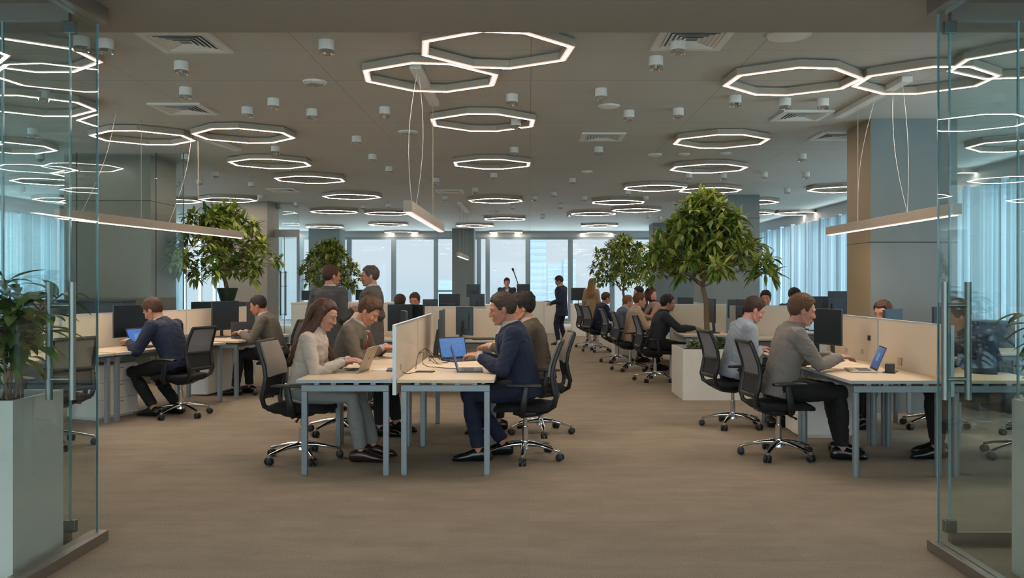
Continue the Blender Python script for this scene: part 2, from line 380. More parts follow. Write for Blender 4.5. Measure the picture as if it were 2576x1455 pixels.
    prof = [(hem, hips[0], hips[1] * (.98 if pose == 'sit' else 1.02)), (0 if pose == 'sit' else -.05, hips[0], hips[1]), (.10, .128, .172), (.22, .128, .172), (.34, .138, .190), (.42, .132, .200), (.465, .114, .172), (.495, .090, .118), (.518, .066, .078)]
    g.tube([SP(h) + (fw * .006 if h > .2 else V((0, 0, 0))) for h, _, _ in prof], [(a * w * loose, b * w * loose) for _, a, b in prof], 20, up=fw, power=.85)
    if fem: g.ell(SP(.33, .075, .07), (.06, .07, .07)); g.ell(SP(.33, .075, -.07), (.06, .07, .07))
    for s, S, e, wr in arms:
        q = e.lerp(wr, .93 if kind == 'jacket' else .97); r = 1.0 if not fem else .86
        el = .060 if kind != 'shirt' else .052
        g.tube([SP(.44, -.005, s * sw * .55), S + V((0, 0, .006)), S.lerp(e, .5), e, e.lerp(q, .35), q], [.075 * r, .076 * r, .066 * r, el * r, (el + .001) * r, .040 * r], 14, dome=False)
        g.ell(S, (.074 * r,) * 3, None, 12, 8); g.ell(e, (el * r,) * 3, None, 12, 8)
    if kind in ('jacket', 'coat') or collar:
        g.tube([SP(.45, -.012), SP(.50, -.010), neck + nd * .024 - fw * .010], [(.105, .135), (.086, .094), (.071, .075)], 16, up=fw, caps=True)
    jm = remesh(g, vc, 3 if near == 1 else 2, .0038 if near < 3 else .002, seed)
    j = mobj({'jacket': 'jacket', 'shirt': 'shirt', 'coat': 'coat', 'blouse': 'blouse', 'sweater': 'sweater'}[kind], jm, cloth(top), root)
    if kind in ('jacket', 'coat') or collar:
        c = MB(); tilt = .010
        c.tube([SP(.49, .004), neck + nd * .018 + fw * .003, neck + nd * .040], [(.082, .074), (.074, .069), (.066, .063)], 18, up=fw)
        cc = c.build('shirt_collar', cloth(shirt if kind in ('jacket', 'coat') else top), root, smooth=60)
    if kind == 'jacket' and near <= 2:
        def chest(h, y, off):
            for (h0, a0, b0), (h1, a1_, b1) in zip(prof, prof[1:]):
                if h0 <= h <= h1 or h1 == prof[-1][0]:
                    f = min(1, max(0, (h - h0) / (h1 - h0))); A, B = (a0 + (a1_ - a0) * f) * w, (b0 + (b1 - b0) * f) * w; break
            return SP(h, A * max(.05, 1 - min(.98, abs(y) / B) ** 2.35) ** (1 / 2.35) + off, y)
        def band(name, mat, rows, off, lift=.0):
            m = MB(); k = []
            for h, y0, y1 in rows: k.append([chest(h, y0, off), chest(h, (y0 + y1) / 2, off + lift), chest(h, y1, off), chest(h, y1, off - .012), chest(h, y0, off - .012)])
            m.loft(k); m.build(name, mat, root, smooth=50)
        band('shirt_front', cloth(shirt), [(.49, -.055, .055), (.44, -.050, .050), (.36, -.038, .038), (.28, -.024, .024), (.20, -.006, .006)], .010)
        for q in (-1, 1): band('lapel', cloth(top), [(.495, q * .062, q * .088), (.44, q * .052, q * .108), (.36, q * .040, q * .098), (.28, q * .025, q * .062), (.19, q * .004, q * .020)], .016, .004)
        if tie: band('tie', cloth(tie, .5), [(.475, -.016, .016), (.44, -.013, .013), (.36, -.019, .019), (.26, -.026, .026), (.19, -.030, .030)], .020, .006)
    if kind == 'jacket' and near <= 2:
        for s, S, e, wr in arms:
            d = (wr - e).normalized(); c = MB(); c.tube([wr - d * .035, wr + d * .006], [.034, .033], 14); c.build('shirt_cuff', cloth(shirt), root, smooth=60)
    # trousers
    t = MB(); q = 1.0 if pose == 'sit' else .9; t.tube([SP(.08), SP(0), SP(-.07)], [(.105 * w, .140 * w), (.130 * w * q, .172 * w * q), (.10, .15)], 18, up=fw)
    for s, hj, k, A in lg:
        t.tube([hj, hj.lerp(k, .5), k, k.lerp(A, .35), A + V((0, 0, .015))], [(.096 if pose == 'sit' else .080) * w, .086 * w, .068 * w, .064, .054], 14, dome=False)
        t.ell(k, (.068 * w,) * 3, None, 12, 8); t.ell(hj, ((.096 if pose == 'sit' else .078) * w,) * 3, None, 12, 8)
    mobj('trousers', remesh(t, vc, 2, .004 if near < 3 else .002, seed + 9), cloth(legs), root)
    for s, hj, k, A in lg:
        m = MB(); pr = [(-.085, .025, .05, .035), (-.07, .034, .05, .045), (-.02, .037, .055, .055), (.04, .038, .05, .048), (.10, .046, .037, .036), (.15, .043, .030, .030), (.185, .030, .024, .022), (.20, .010, .016, .010)]
        rg = []
        for x, hw, cz, hh in pr:
            rg.append([A + V((x, hw * math.copysign(abs(math.cos(2 * PI * q / 14)) ** .8, math.cos(2 * PI * q / 14)), -.10 + .004 + max(0.0, cz + hh * math.sin(2 * PI * q / 14) - .004))) for q in range(14)])
        m.loft(rg); m.build('shoe', MT[shoe], root, smooth=60)
    return root
MT['eye_white'] = pbr('eye_white', '9c9089', .25); MT['iris'] = pbr('iris', '2a1d15', .2); MT['lips'] = pbr('lip_skin', '9c5f55', .45)
P0 = V((-4.41, 8.92, 0)); U1 = V((.342, .940, 0)); N1 = V((-.940, .342, 0)); A1 = R(110 - 90 + 90)   # local x along N1
a1 = math.atan2(N1.y, N1.x)        # local +x = N1 (away from the sitter); local +y = z cross x = -U1
def L1(s, n, z=0): return P0 + U1 * s + N1 * n + V((0, 0, z))
Q0 = V((-3.74, 10.72, 0)); U2 = V((.17, .985, 0)).normalized(); N2 = V((-.985, .17, 0)).normalized(); a2 = math.atan2(N2.y, N2.x)
def L2(s, n, z=0): return Q0 + U2 * s + N2 * n + V((0, 0, z))
# ================================================================ people
person('seated woman in cream blouse with long brown hair typing on a laptop', (-1.93, 7.10, 0), 0, 'sit', 13, 20, 0, [(.37, .10, .800), (.37, -.10, .800)], 'cfc3b4', 'blouse', '8b8f8c', hair='6a3f28', sk='c49078', fem=True, long_hair=True, sc=1.049, shoe='brown_leather', feet=[(.56, .10), (.50, -.12)], curl=16, hstyle={'top': .012, 'side': .010, 'messy': .002})
person('seated man in grey suit with white shirt and red tie looking down', (-1.88, 8.34, 0), -8, 'sit', 21, 34, 0, [(.40, .12, .805), (.42, -.06, .805)], '6f675c', 'jacket', '1b1c20', tie='a8433d', hair='6b4a2e', sk='c98f72', sc=1.069, hstyle={'top': .026, 'quiff': .016, 'messy': .010}, feet=[(.50, .12), (.42, -.12)])
person('seated man in navy suit typing at the right front desk', (-.03, 7.14, 0), 180, 'sit', 13, 12, 0, [(.36, .12, .810), (.37, -.06, .810)], '1f2c45', 'jacket', '141d33', tie='33415e', hair='5a4536', sk='bd8468', sc=1.089, hstyle={'top': .018, 'side': .006, 'quiff': .008}, feet=[(.36, .13), (.18, -.12)], curl=22)
person('seated man in brown suit with dark wavy hair beside the navy-suited man', (.12, 8.35, 0), 178, 'sit', 13, 6, 4, [(.46, .16, .82), (.44, -.10, .82)], '5b5040', 'jacket', '1b1b1d', hair='2b1d16', sk='c78e70', sc=1.069, hstyle={'top': .030, 'side': .016, 'messy': .012, 'quiff': .006})
person('seated man in navy jacket seen from behind at the left bench', (*L1(.62, -.26)[:2], 0), math.degrees(a1) + 4, 'sit', 26, 28, 8, [(.46, .20, .80), (.42, -.16, .80)], '1e2a44', 'jacket', '101114', hair='6e4428', sk='c08a70', sc=1.059, feet=[(.22, .12), (.10, -.10)], hstyle={'top': .022, 'quiff': .014}, near=1)
person('seated grey-suited man typing at the far desk of the left bench', (*L2(.56, -.27)[:2], 0), math.degrees(a2) + 10, 'sit', 20, 14, 0, [(.44, .12, .81), (.44, -.06, .81)], '6e675c', 'jacket', '17181b', hair='34231a', sk='b97f64', sc=1.038, near=2, hstyle={'top': .016, 'side': .006})
person('seated man in grey-brown shirt typing on a laptop at the right bench', (2.16, 7.22, 0), -3, 'sit', 14, 12, 0, [(.46, .10, .800), (.47, -.06, .800)], '8c857d', 'shirt', '0c0c0e', hair='7d5636', sk='c28c78', sc=1.079, hstyle={'top': .018, 'side': .009}, feet=[(.52, .12), (.46, -.12)], curl=16)
person('seated man in pale blue shirt with arms folded low at the right bench', (2.13, 8.72, 0), 6, 'sit', 16, 26, 0, [(.26, .02, .76), (.28, -.04, .78)], '98a3b0', 'shirt', '141518', hair='4a2c1d', sk='c48c7a', sc=1.049, hstyle={'top': .018, 'side': .008}, near=1)
person('seated brown-haired woman looking over the right bench divider', (3.93, 8.72, 0), 190, 'sit', 20, 12, 30, None, '565b60', 'sweater', '1c1d20', hair='5d3c28', sk='c08870', fem=True, sc=1.03, near=2, collar=False, hstyle={'top': .012, 'side': .009})
person('seated man in dark blue sweater behind the right glass door handle', (4.0, 7.18, 0), 176, 'sit', 24, 16, 0, [(.36, .16, .80), (.36, -.14, .80)], '2c3f58', 'sweater', '18191c', hair='3c2a20', sk='b87f66', sc=1.069, near=2, hstyle={'top': .02, 'side': .012})
person('standing man in dark grey suit seen from behind shaking hands', (-2.33, 9.75, 0), 62, 'stand', 1, 2, -20, [(-.02, .27, .84), (.24, -.14, 1.17)], '4b4a4a', 'jacket', '232427', hair='5a3a24', sk='b37a5e', sc=1.003, near=1, hstyle={'top': .016, 'side': .006}, curl=30)
person('standing man in grey suit and tie facing left shaking hands', (-1.86, 9.95, 0), 186, 'stand', 0, 4, 4, [(.14, .08, 1.17), (.02, -.26, .84)], '5b5751', 'jacket', '26272a', tie='1e2433', hair='5c534a', sk='b5806a', sc=1.003, near=1, hstyle={'top': .010, 'side': .004}, curl=30)
person('far seated person with brown hair turned away, left of the man facing us', (-2.22, 13.75, 0), 65, 'sit', 14, 10, 0, None, '262c3a', 'jacket', '17181b', hair='5b3f2a', sk='bd8a72', near=3, sc=0.998, fem=True, hstyle={'top': .02, 'side': .018})
person('far seated man facing the camera behind the middle bench', (-1.86, 13.85, 0), -96, 'sit', 8, 12, 0, None, '222c42', 'jacket', '17181b', hair='6a452c', sk='c08368', near=2, sc=1.018)
person('smiling man in dark blazer standing in front of the far windows', (-.58, 22.2, 0), -90, 'stand', 0, 4, 0, [(.16, .12, 1.08), (.14, -.14, 1.02)], '2b3240', 'jacket', '1b1c20', hair='241a16', sk='b98570', near=2, sc=0.957)
person('standing man in navy suit facing left holding a tablet', (.80, 20.2, 0), 155, 'stand', 2, 24, 20, [(.24, .16, 1.02), (.26, -.16, 1.02)], '1a253e', 'jacket', '171f36', hair='241a17', sk='b17a62', near=2, sc=0.982, hstyle={'top': .014})
person('standing blond person in a beige coat far down the aisle', (1.58, 21.0, 0), 60, 'stand', 1, 4, 0, None, 'a38a68', 'coat', '8c7454', hair='b07a42', sk='c59a80', near=3, fem=True, sc=0.947, long_hair=True, shoe='brown_leather')
person('far seated man in navy suit in the aisle row', (1.50, 18.2, 0), 18, 'sit', 16, 8, 0, None, '1c2842', 'jacket', '121316', hair='5a3826', sk='bb8068', near=2, sc=0.998, hstyle={'top': .014})
person('seated blond man in grey-blue suit in the aisle row', (1.68, 15.75, 0), 10, 'sit', 16, 12, 0, None, '5e6c78', 'jacket', '17181b', hair='a2743f', sk='c89880', near=2, sc=0.977)
person('seated man in cream jacket with short auburn hair in the aisle row', (1.74, 14.3, 0), 6, 'sit', 12, 6, 0, None, 'b89e84', 'jacket', '1a1a1c', hair='7a4a2a', sk='c88a74', near=2, sc=1.018, hstyle={'top': .014})
person('seated man in dark charcoal jacket reaching over the desk behind the planter', (1.93, 12.75, 0), 2, 'sit', 15, 6, 0, [(.52, .10, .80), (.56, -.14, .80)], '2b2f37', 'jacket', '141518', shirt='26282c', hair='2c1d17', sk='b97c64', near=2, sc=1.018, hstyle={'top': .016, 'side': .010})
person('red-haired woman seated beyond the dark-jacketed man', (2.62, 16.9, 0), 190, 'sit', 10, 4, 150, None, 'b08f80', 'sweater', '1a1a1c', hair='6a2c18', sk='c99680', near=3, fem=True, long_hair=True, sc=1.069, collar=False)
person('dark-haired man facing us beyond the right dividers', (4.02, 14.15, 0), -108, 'sit', 4, 4, 0, None, '20242e', 'jacket', '17181b', hair='1d1513', sk='c48468', near=2, sc=1.038, hstyle={'top': .02, 'side': .012})
person('far dark-haired person just left of the grey-shirted man’s head', (4.62, 14.9, 0), -60, 'sit', 10, 16, 0, None, '28415c', 'sweater', '17181b', hair='15110f', sk='a8705a', near=3, sc=1.079, collar=False)
person('far black-haired person behind the bushy aisle tree', (2.66, 19.3, 0), 185, 'sit', 8, 4, 0, None, '2a3038', 'jacket', '17181b', hair='14100f', sk='b98a72', near=3, sc=1.079)
c = thing('tablet', 'tablet in the hands of the standing navy-suited man', 'tablet', (.80 - .31, 20.2 + .13, 1.045), R(155)); m = MB(); m.box((0, 0, 0), (.18, .26, .010), Matrix.Rotation(R(-8), 3, 'Y')); m.build('tablet_body', MT['black'], c, bev=.003)
# ---------------------------------------------------------------- office chair
def make_chair(label, style='mesh', loc=(0, 0, 0), rz=0, arms=True):
    c = thing('office_chair', label, 'chair', loc, rz)
    b = MB()
    for k in range(5):
        a = 2 * PI * k / 5 + .3; d = V((math.cos(a), math.sin(a), 0))
        b.tube([d * .03 + V((0, 0, .125)), d * .12 + V((0, 0, .122)), d * .24 + V((0, 0, .098)), d * .315 + V((0, 0, .078))], [(.026, .028), (.017, .024), (.012, .019), (.010, .015)], 12, up=(0, 0, 1))
        b.cyl(d * .312 + V((0, 0, .05)), d * .312 + V((0, 0, .085)), .014, n=10)
    b.cyl((0, 0, .085), (0, 0, .15), .045, .036, 20); b.build('star_base', MT['chrome'], c, smooth=40)
    for k in range(5):
        a = 2 * PI * k / 5 + .3; d = V((math.cos(a), math.sin(a), 0)); t = V((-d.y, d.x, 0)); p = d * .315 + V((0, 0, .0315)); m = MB()
        for s in (-1, 1): m.tube([p + t * s * .008, p + t * s * .012, p + t * s * .026, p + t * s * .030], [.028, .031, .031, .026], 18)
        m.box(p + V((0, 0, .014)), (.03, .03, .03)); m.build('caster', MT['rubber'], c, smooth=40)
    g = MB(); g.cyl((0, 0, .13), (0, 0, .27), .026, n=18); g.cyl((0, 0, .27), (0, 0, .275), .029, n=18); g.cyl((0, 0, .27), (0, 0, .385), .017, n=14); g.build('gas_column', MT['chrome'], c, smooth=40)
    m = MB(); m.tube([(.10, 0, .40), (0, 0, .385), (-.12, 0, .395), (-.2, 0, .42)], [(.025, .07), (.035, .09), (.03, .08), (.02, .06)], 12, up=(0, 0, 1), power=.6)
    m.tube([(.02, -.05, .385), (.04, -.20, .375), (.05, -.27, .365)], [.006, .006, .011], 8); m.build('tilt_mechanism', MT['black'], c, smooth=50)
    s = MB(); rg = []
    for x, w, z, h in ((-.235, .16, .455, .012), (-.225, .205, .452, .026), (-.15, .235, .45, .034), (0, .248, .45, .036), (.13, .245, .45, .035), (.21, .225, .442, .032), (.25, .19, .430, .022), (.262, .15, .425, .010)):
        rg.append([(x, w * math.copysign(abs(math.cos(2 * PI * k / 24)) ** .5, math.cos(2 * PI * k / 24)), z + h * math.copysign(abs(math.sin(2 * PI * k / 24)) ** .6, math.sin(2 * PI * k / 24))) for k in range(24)])
    s.loft(rg); s.build('seat', MT['fabric_black'], c, smooth=60)
    prof = [(-.10, .405), (-.19, .425), (-.255, .475), (-.268, .545), (-.245, .63), (-.232, .72), (-.245, .81), (-.275, .90), (-.312, 1.0)]
    wid = [.07, .13, .185, .20, .205, .212, .212, .208, .195]
    f = MB()
    for q in (-1, 1): f.tube([(x, q * w, z) for (x, z), w in zip(prof, wid)], [(.018, .020)] * 3 + [(.021, .021)] * 2 + [(.016, .017)] * 4, 10, up=(0, 1, 0), power=.7)
    def cross(i, r, bow=.0): x, z = prof[i]; w = wid[i]; f.tube([(x, -w, z), (x - bow, -w * .5, z), (x - bow * 1.3, 0, z), (x - bow, w * .5, z), (x, w, z)], r, 8, up=(1, 0, 0), power=.7)
    cross(8, [(.013, .018)] * 5, .01); cross(5, [(.012, .020)] * 5, .012); cross(3, [(.012, .020)] * 5, .012); cross(0, [(.018, .03)] * 5)
    f.build('backrest_frame', MT['black'], c, smooth=50)
    def panel(i0, i1, name, mt, th=.004, off=0.0):
        p = MB(); rows = []
        for i in range(i0, i1 + 1):
            x, z = prof[i]; w = wid[i] - .008
            rows.append([(x - .014 * math.cos(PI * y / (2 * 1.0)) + off, y * w, z) for y in (-1, -.6, -.2, .2, .6, 1)] + [(x - .014 * math.cos(PI * y / (2 * 1.0)) + off + th, y * w, z) for y in (1, .6, .2, -.2, -.6, -1)])
        p.loft(rows); p.build(name, mt, c, smooth=40)
    if style == 'pad': panel(5, 8, 'backrest_pad', MT['pad_grey'], .035, .0); panel(3, 5, 'lumbar_panel', MT['mesh_dark'])
    elif style == 'white': panel(5, 8, 'backrest_mesh', MT['mesh_white']); panel(3, 5, 'lumbar_panel', MT['mesh_white'])
    else: panel(5, 8, 'backrest_mesh', MT['mesh']); panel(3, 5, 'lumbar_panel', MT['mesh_dark'])
    if arms:
        for q in (-1, 1):
            a = MB(); a.tube([(.02, q * .16, .41), (.02, q * .25, .40), (.01, q * .285, .43), (-.01, q * .285, .54), (-.025, q * .285, .64)], [(.014, .026)] * 2 + [(.014, .030)] * 2 + [(.013, .026)], 10, up=(0, q, 0.01), power=.7)
            a.tube([(-.15, q * .285, .652), (-.10, q * .285, .655), (.06, q * .280, .657), (.13, q * .272, .652)], [(.010, .034), (.014, .042), (.014, .042), (.010, .032)], 12, up=(0, 0, 1), power=.6)
            a.build('armrest', MT['black'], c, smooth=50)
    return c
# ---------------------------------------------------------------- desks
def make_desk(label, loc, rz, ln, dp, legs='square', group=None, cat='desk', h=.75):
    """local x = depth (0 at the sitter's edge), local y = length"""
    c = thing('desk', label, cat, loc, rz, group)
    t = MB(); t.bb(0, dp, .003, ln - .003, h - .025, h); t.build('desk_top', [MT['laminate']], c, bev=.002)
    e = MB(); e.bb(-.0015, dp, .0015, .0035, h - .025, h - .001); e.bb(-.003, 0, .003, ln - .003, h - .025, h - .001); e.build('edge_band', MT['edge'], c)
    f = MB()
    for y in (.045, ln - .045): f.bb(.033, dp - .028, y - .022, y + .022, h - .095, h - .045)
    f.bb(dp - .12, dp - .08, .05, ln - .05, h - .09, h - .05); f.bb(.12, .16, .05, ln - .05, h - .09, h - .05)
    for y in (.045, ln - .045):
        for x in (.15, dp * .38, dp * .62, dp - .15): f.bb(x - .02, x + .02, y - .015, y + .015, h - .045, h - .025)
    f.build('frame_rail', MT['steel_grey'], c, bev=.002)
    for y in (.045, ln - .045):
        for x in (.055, dp - .05):
            g = MB()
            if legs == 'square': g.bb(x - .022, x + .022, y - .022, y + .022, .008, h - .0955); g.bb(x - .018, x + .018, y - .018, y + .018, 0, .009)
            else: g.cyl((x, y, .008), (x, y, h - .0955), .026, n=20); g.cyl((x, y, 0), (x, y, .009), .02, n=12)
            g.build('leg', MT['steel_grey'], c, smooth=40 if legs != 'square' else None, bev=.003 if legs == 'square' else 0)
    return c
def make_divider(label, loc, rz, ln, z0=.63, z1=1.175, sockets=(), group=None):
    c = thing('desk_divider', label, 'divider', loc, rz, group); th = .028
    p = MB(); p.bb(-th / 2, th / 2, .012, ln - .012, z0, z1 - .012); p.build('board', MT['screen_felt'], c)
    e = MB(); e.bb(-th / 2 - .001, th / 2 + .001, 0, .014, z0, z1); e.bb(-th / 2 - .001, th / 2 + .001, ln - .014, ln, z0, z1); e.bb(-th / 2 - .001, th / 2 + .001, .014, ln - .014, z1 - .014, z1); e.build('edge_trim', MT['trim'], c)
    for kind, s, y, z, w in sockets:
        q = MB(); q.bb(min(s * th / 2, s * (th / 2 + .012)), max(s * th / 2, s * (th / 2 + .012)), y - w / 2, y + w / 2, z - w / 2, z + w / 2)
        q.build('power_socket' if kind != 'hole' else 'cable_port', MT['socket_w'] if kind == 'w' else MT['black'], c, bev=.002)
    return c
# ---------------------------------------------------------------- screens
def make_monitor(label, loc, rz, w=.55, h=.33, zc=.30, shell='mon_back', on=None, stand=True, foot='bar'):
    """screen faces local +x; loc is the foot on the desk"""
    c = thing('monitor', label, 'monitor', loc, rz)
    b = MB(); b.box((0, 0, zc), (.022, w, h)); b.box((-.018, 0, zc), (.02, w * .6, h * .55)); b.build('monitor_shell', MT[shell], c, bev=.004)
    s = MB(); s.box((.0125, 0, zc + .004), (.003, w - .014, h - .022)); s.build('screen', on or MT['dark_glass'], c)
    if stand:
        t = MB(); t.tube([(-.06, 0, .012), (-.065, 0, .06), (-.045, 0, zc - .06), (-.025, 0, zc)], [(.012, .028), (.010, .024), (.010, .022), (.012, .03)], 10, up=(0, 1, 0), power=.6); t.build('stand_neck', MT['mon_back'], c, smooth=50)
        f = MB(); f.tube([(-.13, 0, .007), (-.06, 0, .008), (.07, 0, .006)], [(.006, .09), (.008, .11), (.005, .10)], 16, up=(0, 0, 1), power=.6); f.build('stand_foot', MT['mon_back'], c, smooth=50)
    return c
def screenmat(name, base, es, scale=6):
    m, nt, out = nodes(name); p = N(nt, 'ShaderNodeBsdfPrincipled', Roughness=.25); tc = N(nt, 'ShaderNodeTexCoord')
    p.inputs['Base Color'].default_value = (.01, .01, .015, 1)
    sp = N(nt, 'ShaderNodeSeparateXYZ'); L(nt, tc.outputs['Generated'], sp.inputs[0])
    wv = N(nt, 'ShaderNodeTexNoise', Scale=scale, Detail=2.0); L(nt, tc.outputs['Generated'], wv.inputs[0])
    cr = N(nt, 'ShaderNodeValToRGB'); c = lin(base); cr.color_ramp.elements[0].color = (*[x * .8 for x in c], 1); cr.color_ramp.elements[1].color = (*[min(1, x * 1.35) for x in c], 1)
    L(nt, wv.outputs[0], cr.inputs[0]); L(nt, cr.outputs[0], p.inputs['Emission Color']); p.inputs['Emission Strength'].default_value = es
    L(nt, p.outputs[0], out.inputs[0]); return m
MT['scr_blue'] = screenmat('lit_blue_screen', '2f74b8', .55); MT['scr_navy'] = screenmat('lit_navy_screen', '2b4a86', .5); MT['scr_win'] = screenmat('lit_violet_screen', '3a6fc8', .6)
MT['ui'] = emis('window_pixels', '7fb0dd', .45); MT['ui_dark'] = pbr('window_bar', '10141c', .3)
def make_laptop(label, loc, rz, open_deg=108, lid='alu', screen=None, w=.31, d=.215, ui=None, logo=False):
    """the user sits at local -x, hinge at +x"""
    c = thing('laptop', label, 'laptop', loc, rz)
    b = MB(); b.bb(-d / 2, d / 2, -w / 2, w / 2, 0.001, .014); b.build('laptop_base', MT[lid], c, bev=.004)
    k = MB()
    for r in range(5):
        for q in range(12): k.bb(-.03 + r * .021 - .0085 + .01, -.03 + r * .021 + .0085 + .01, -w / 2 + .025 + q * (w - .05) / 12, -w / 2 + .025 + (q + .86) * (w - .05) / 12, .014, .0155)
    k.build('keyboard', MT['keys'], c)
    a = R(open_deg - 90); M = Matrix.Rotation(a, 3, 'Y'); hx = d / 2 - .004
    def P(u, z): return V((hx, 0, .014)) + M @ V((u, 0, z))
    l = MB(); l.box(P(.003, .107), (.006, w, .214), M); lo = l.build('lid', MT[lid], c, bev=.002)
    s = MB(); s.box(P(-.0012, .107), (.002, w - .006, .208), M); s.build('bezel', MT['black'], lo)
    s = MB(); s.box(P(-.0028, .108), (.0016, w - .024, .186), M); s.build('screen', screen or MT['dark_glass'], lo)
    if ui:
        u = MB()
        for (y0, y1, z0, z1) in ui: u.box(P(-.004, (z0 + z1) / 2), (.001, y1 - y0, z1 - z0), M); 
        for vi in range(0, len(u.v), 8):
            y0, y1, z0, z1 = ui[vi // 8]
            for j in range(8): x = u.v[vi + j]; u.v[vi + j] = (x[0], x[1] + (y0 + y1) / 2, x[2])
        u.build('screen_window', MT['ui'], lo)
    if logo:
        g = MB(); g.ell(P(.0065, .107), (.0012, .011, .014), M, 12, 7); g.build('lid_emblem', MT['keys'], lo, smooth=60)
    return c
def make_pedestal(label, loc, rz, w=.42, d=.56, h=.6, drawers=3, handle=True):
    c = thing('drawer_pedestal', label, 'cabinet', loc, rz)
    b = MB(); b.bb(-d / 2, d / 2 - .02, -w / 2, w / 2, .03, h); b.bb(-d / 2 + .02, d / 2 - .05, -w / 2 + .02, w / 2 - .02, 0, .03); b.build('carcass', MT['white'], c, bev=.003)
    for k in range(drawers):
        z0 = .035 + (h - .04) * k / drawers; q = MB(); q.bb(d / 2 - .018, d / 2, -w / 2 + .003, w / 2 - .003, z0, z0 + (h - .04) / drawers - .006); f = q.build('drawer_front', MT['white'], c, bev=.002)
        if handle: q = MB(); zz = z0 + (h - .04) / drawers - .04; q.tube([(d / 2, -.05, zz), (d / 2 + .02, -.045, zz), (d / 2 + .02, .045, zz), (d / 2, .05, zz)], .004, 8); q.build('handle', MT['brushed'], f, smooth=50)
    return c
# ---------------------------------------------------------------- plants
def leaf(mb, p, d, up, ln, wd, droop, fold=.25):
    d = V(d).normalized(); s = d.cross(V(up))
    if s.length < .05: s = d.cross(V((1, .2, 0)))
    s.normalize(); nrm = s.cross(d); prof = (.0, .55, .95, 1.0, .78, .40, 0.0); vs = []; q = V(p); dd = d.copy(); n = len(prof)
    for i, w in enumerate(prof):
        ww = wd * .5 * w + .0015; vs += [q - s * ww + nrm * ww * fold, q.copy(), q + s * ww + nrm * ww * fold]
        dd = (dd + V((0, 0, -1)) * droop / n).normalized(); q = q + dd * ln / (n - 1); nrm = s.cross(dd)
    fs = []
    for i in range(n - 1):
        a = i * 3; fs += [(a, a + 1, a + 4, a + 3), (a + 1, a + 2, a + 5, a + 4)]
    mb.add(vs, fs)
def whorl(mb, rng, tip, axis, nl, ln, wd, droop, spread=1.0):
    axis = V(axis).normalized(); a0 = axis.cross(V((0, 0, 1)));
    if a0.length < .1: a0 = V((1, 0, 0))
    a0.normalize(); b0 = axis.cross(a0); ph = rng.random() * 6.28
    for k in range(nl):
        a = ph + 2 * PI * k / nl + rng.uniform(-.3, .3); r = a0 * math.cos(a) + b0 * math.sin(a)
        d = (axis * rng.uniform(.15, .7) + r * spread); l = ln * rng.uniform(.6, 1.15)
        p0 = tip - axis * rng.uniform(0, .05); pt = p0 + d.normalized() * .02
        leaf(mb, pt, d, (0, 0, 1), l, wd * l / ln * rng.uniform(.8, 1.2), droop * rng.uniform(.6, 1.4))
def make_tree(label, loc, trunk_h, crown, nb, seed, leaf_len=.2, leaf_w=.05, tr=.03, shape='dome', lean=(0, 0), whorls=3, base_z=0, cat='tree', name='indoor_tree'):
    """crown = (radius, bottom z, top z) in metres above the floor"""
    rng = random.Random(seed); c = thing(name, label, cat, loc); cr, cb, ct = crown
    t = MB(); pts = [(0, 0, base_z - .05)]; n = 6
    for i in range(1, n + 1): f = i / n; wv = min(.018, .03 * abs(trunk_h - base_z)); pts.append((lean[0] * f + wv * math.sin(i * 1.3 + seed), lean[1] * f + wv * math.cos(i * 1.1 + seed), base_z + (trunk_h - base_z) * f))
    t.tube(pts, [tr * (1.15 - .35 * i / n) for i in range(n + 1)], 12); top = V(pts[-1]); t.build('trunk', MT['bark'], c, smooth=60)
    b = MB(); lf = MB(); cen = V((lean[0], lean[1], 0))
    b.tube([top - V((0, 0, .05)), top.lerp(V((lean[0], lean[1], ct)), .5) + V((.03, .02, 0)), V((lean[0], lean[1], ct - .12))], [tr * .75, tr * .45, tr * .2], 8)
    for k in range(nb):
        a = k * 2.39996 + rng.uniform(-.2, .2); f = (k + .5) / nb                      # f: 0 low branches .. 1 top
        if shape == 'dome': z = cb + .12 + (ct - cb - .2) * f; rad = cr * math.sqrt(max(0, 1 - (max(0, f - .22) / .80) ** 2)) * rng.uniform(.72, 1.0) * (.8 + .2 * min(1, f * 5))
        elif shape == 'umbrella': z = cb + .15 + (ct - cb - .2) * f; rad = cr * (1 - .92 * f ** 1.15) * rng.uniform(.75, 1.0) + .05
        else: z = cb + .1 + (ct - cb - .15) * f; rad = cr * math.sin(PI * min(1, .22 + .78 * f) ** .9) ** .6 * rng.uniform(.75, 1.0)
        tip = V((lean[0] + rad * math.cos(a), lean[1] + rad * math.sin(a), z)); s = top.lerp(V((lean[0], lean[1], ct - .15)), max(0, min(1, (f * 1.0) - .08)))
        mid = s.lerp(tip, .55) + V((0, 0, .10 + .05 * rng.random()))
        b.tube([s, s.lerp(mid, .5) + V((0, 0, .03)), mid, tip], [tr * .34, tr * .27, tr * .2, tr * .1], 6)
        ax = (tip - mid).normalized() + V((0, 0, .35)); whorl(lf, rng, tip, ax, rng.randint(8, 11), leaf_len, leaf_w, .8)
        for q in range(whorls):
            u = rng.uniform(.25, .95); p = mid.lerp(tip, u) if u > .5 else s.lerp(mid, u * 1.6); o = V((rng.uniform(-1, 1), rng.uniform(-1, 1), rng.uniform(-.2, .9))) * .12
            b.tube([p, p + o], [tr * .12, tr * .08], 5); whorl(lf, rng, p + o, o + V((0, 0, .05)), rng.randint(6, 9), leaf_len * .95, leaf_w, .75)
    b.build('branches', MT['bark'], c, smooth=60); lf.build('foliage', MT['leaf'], c, smooth=80); return c
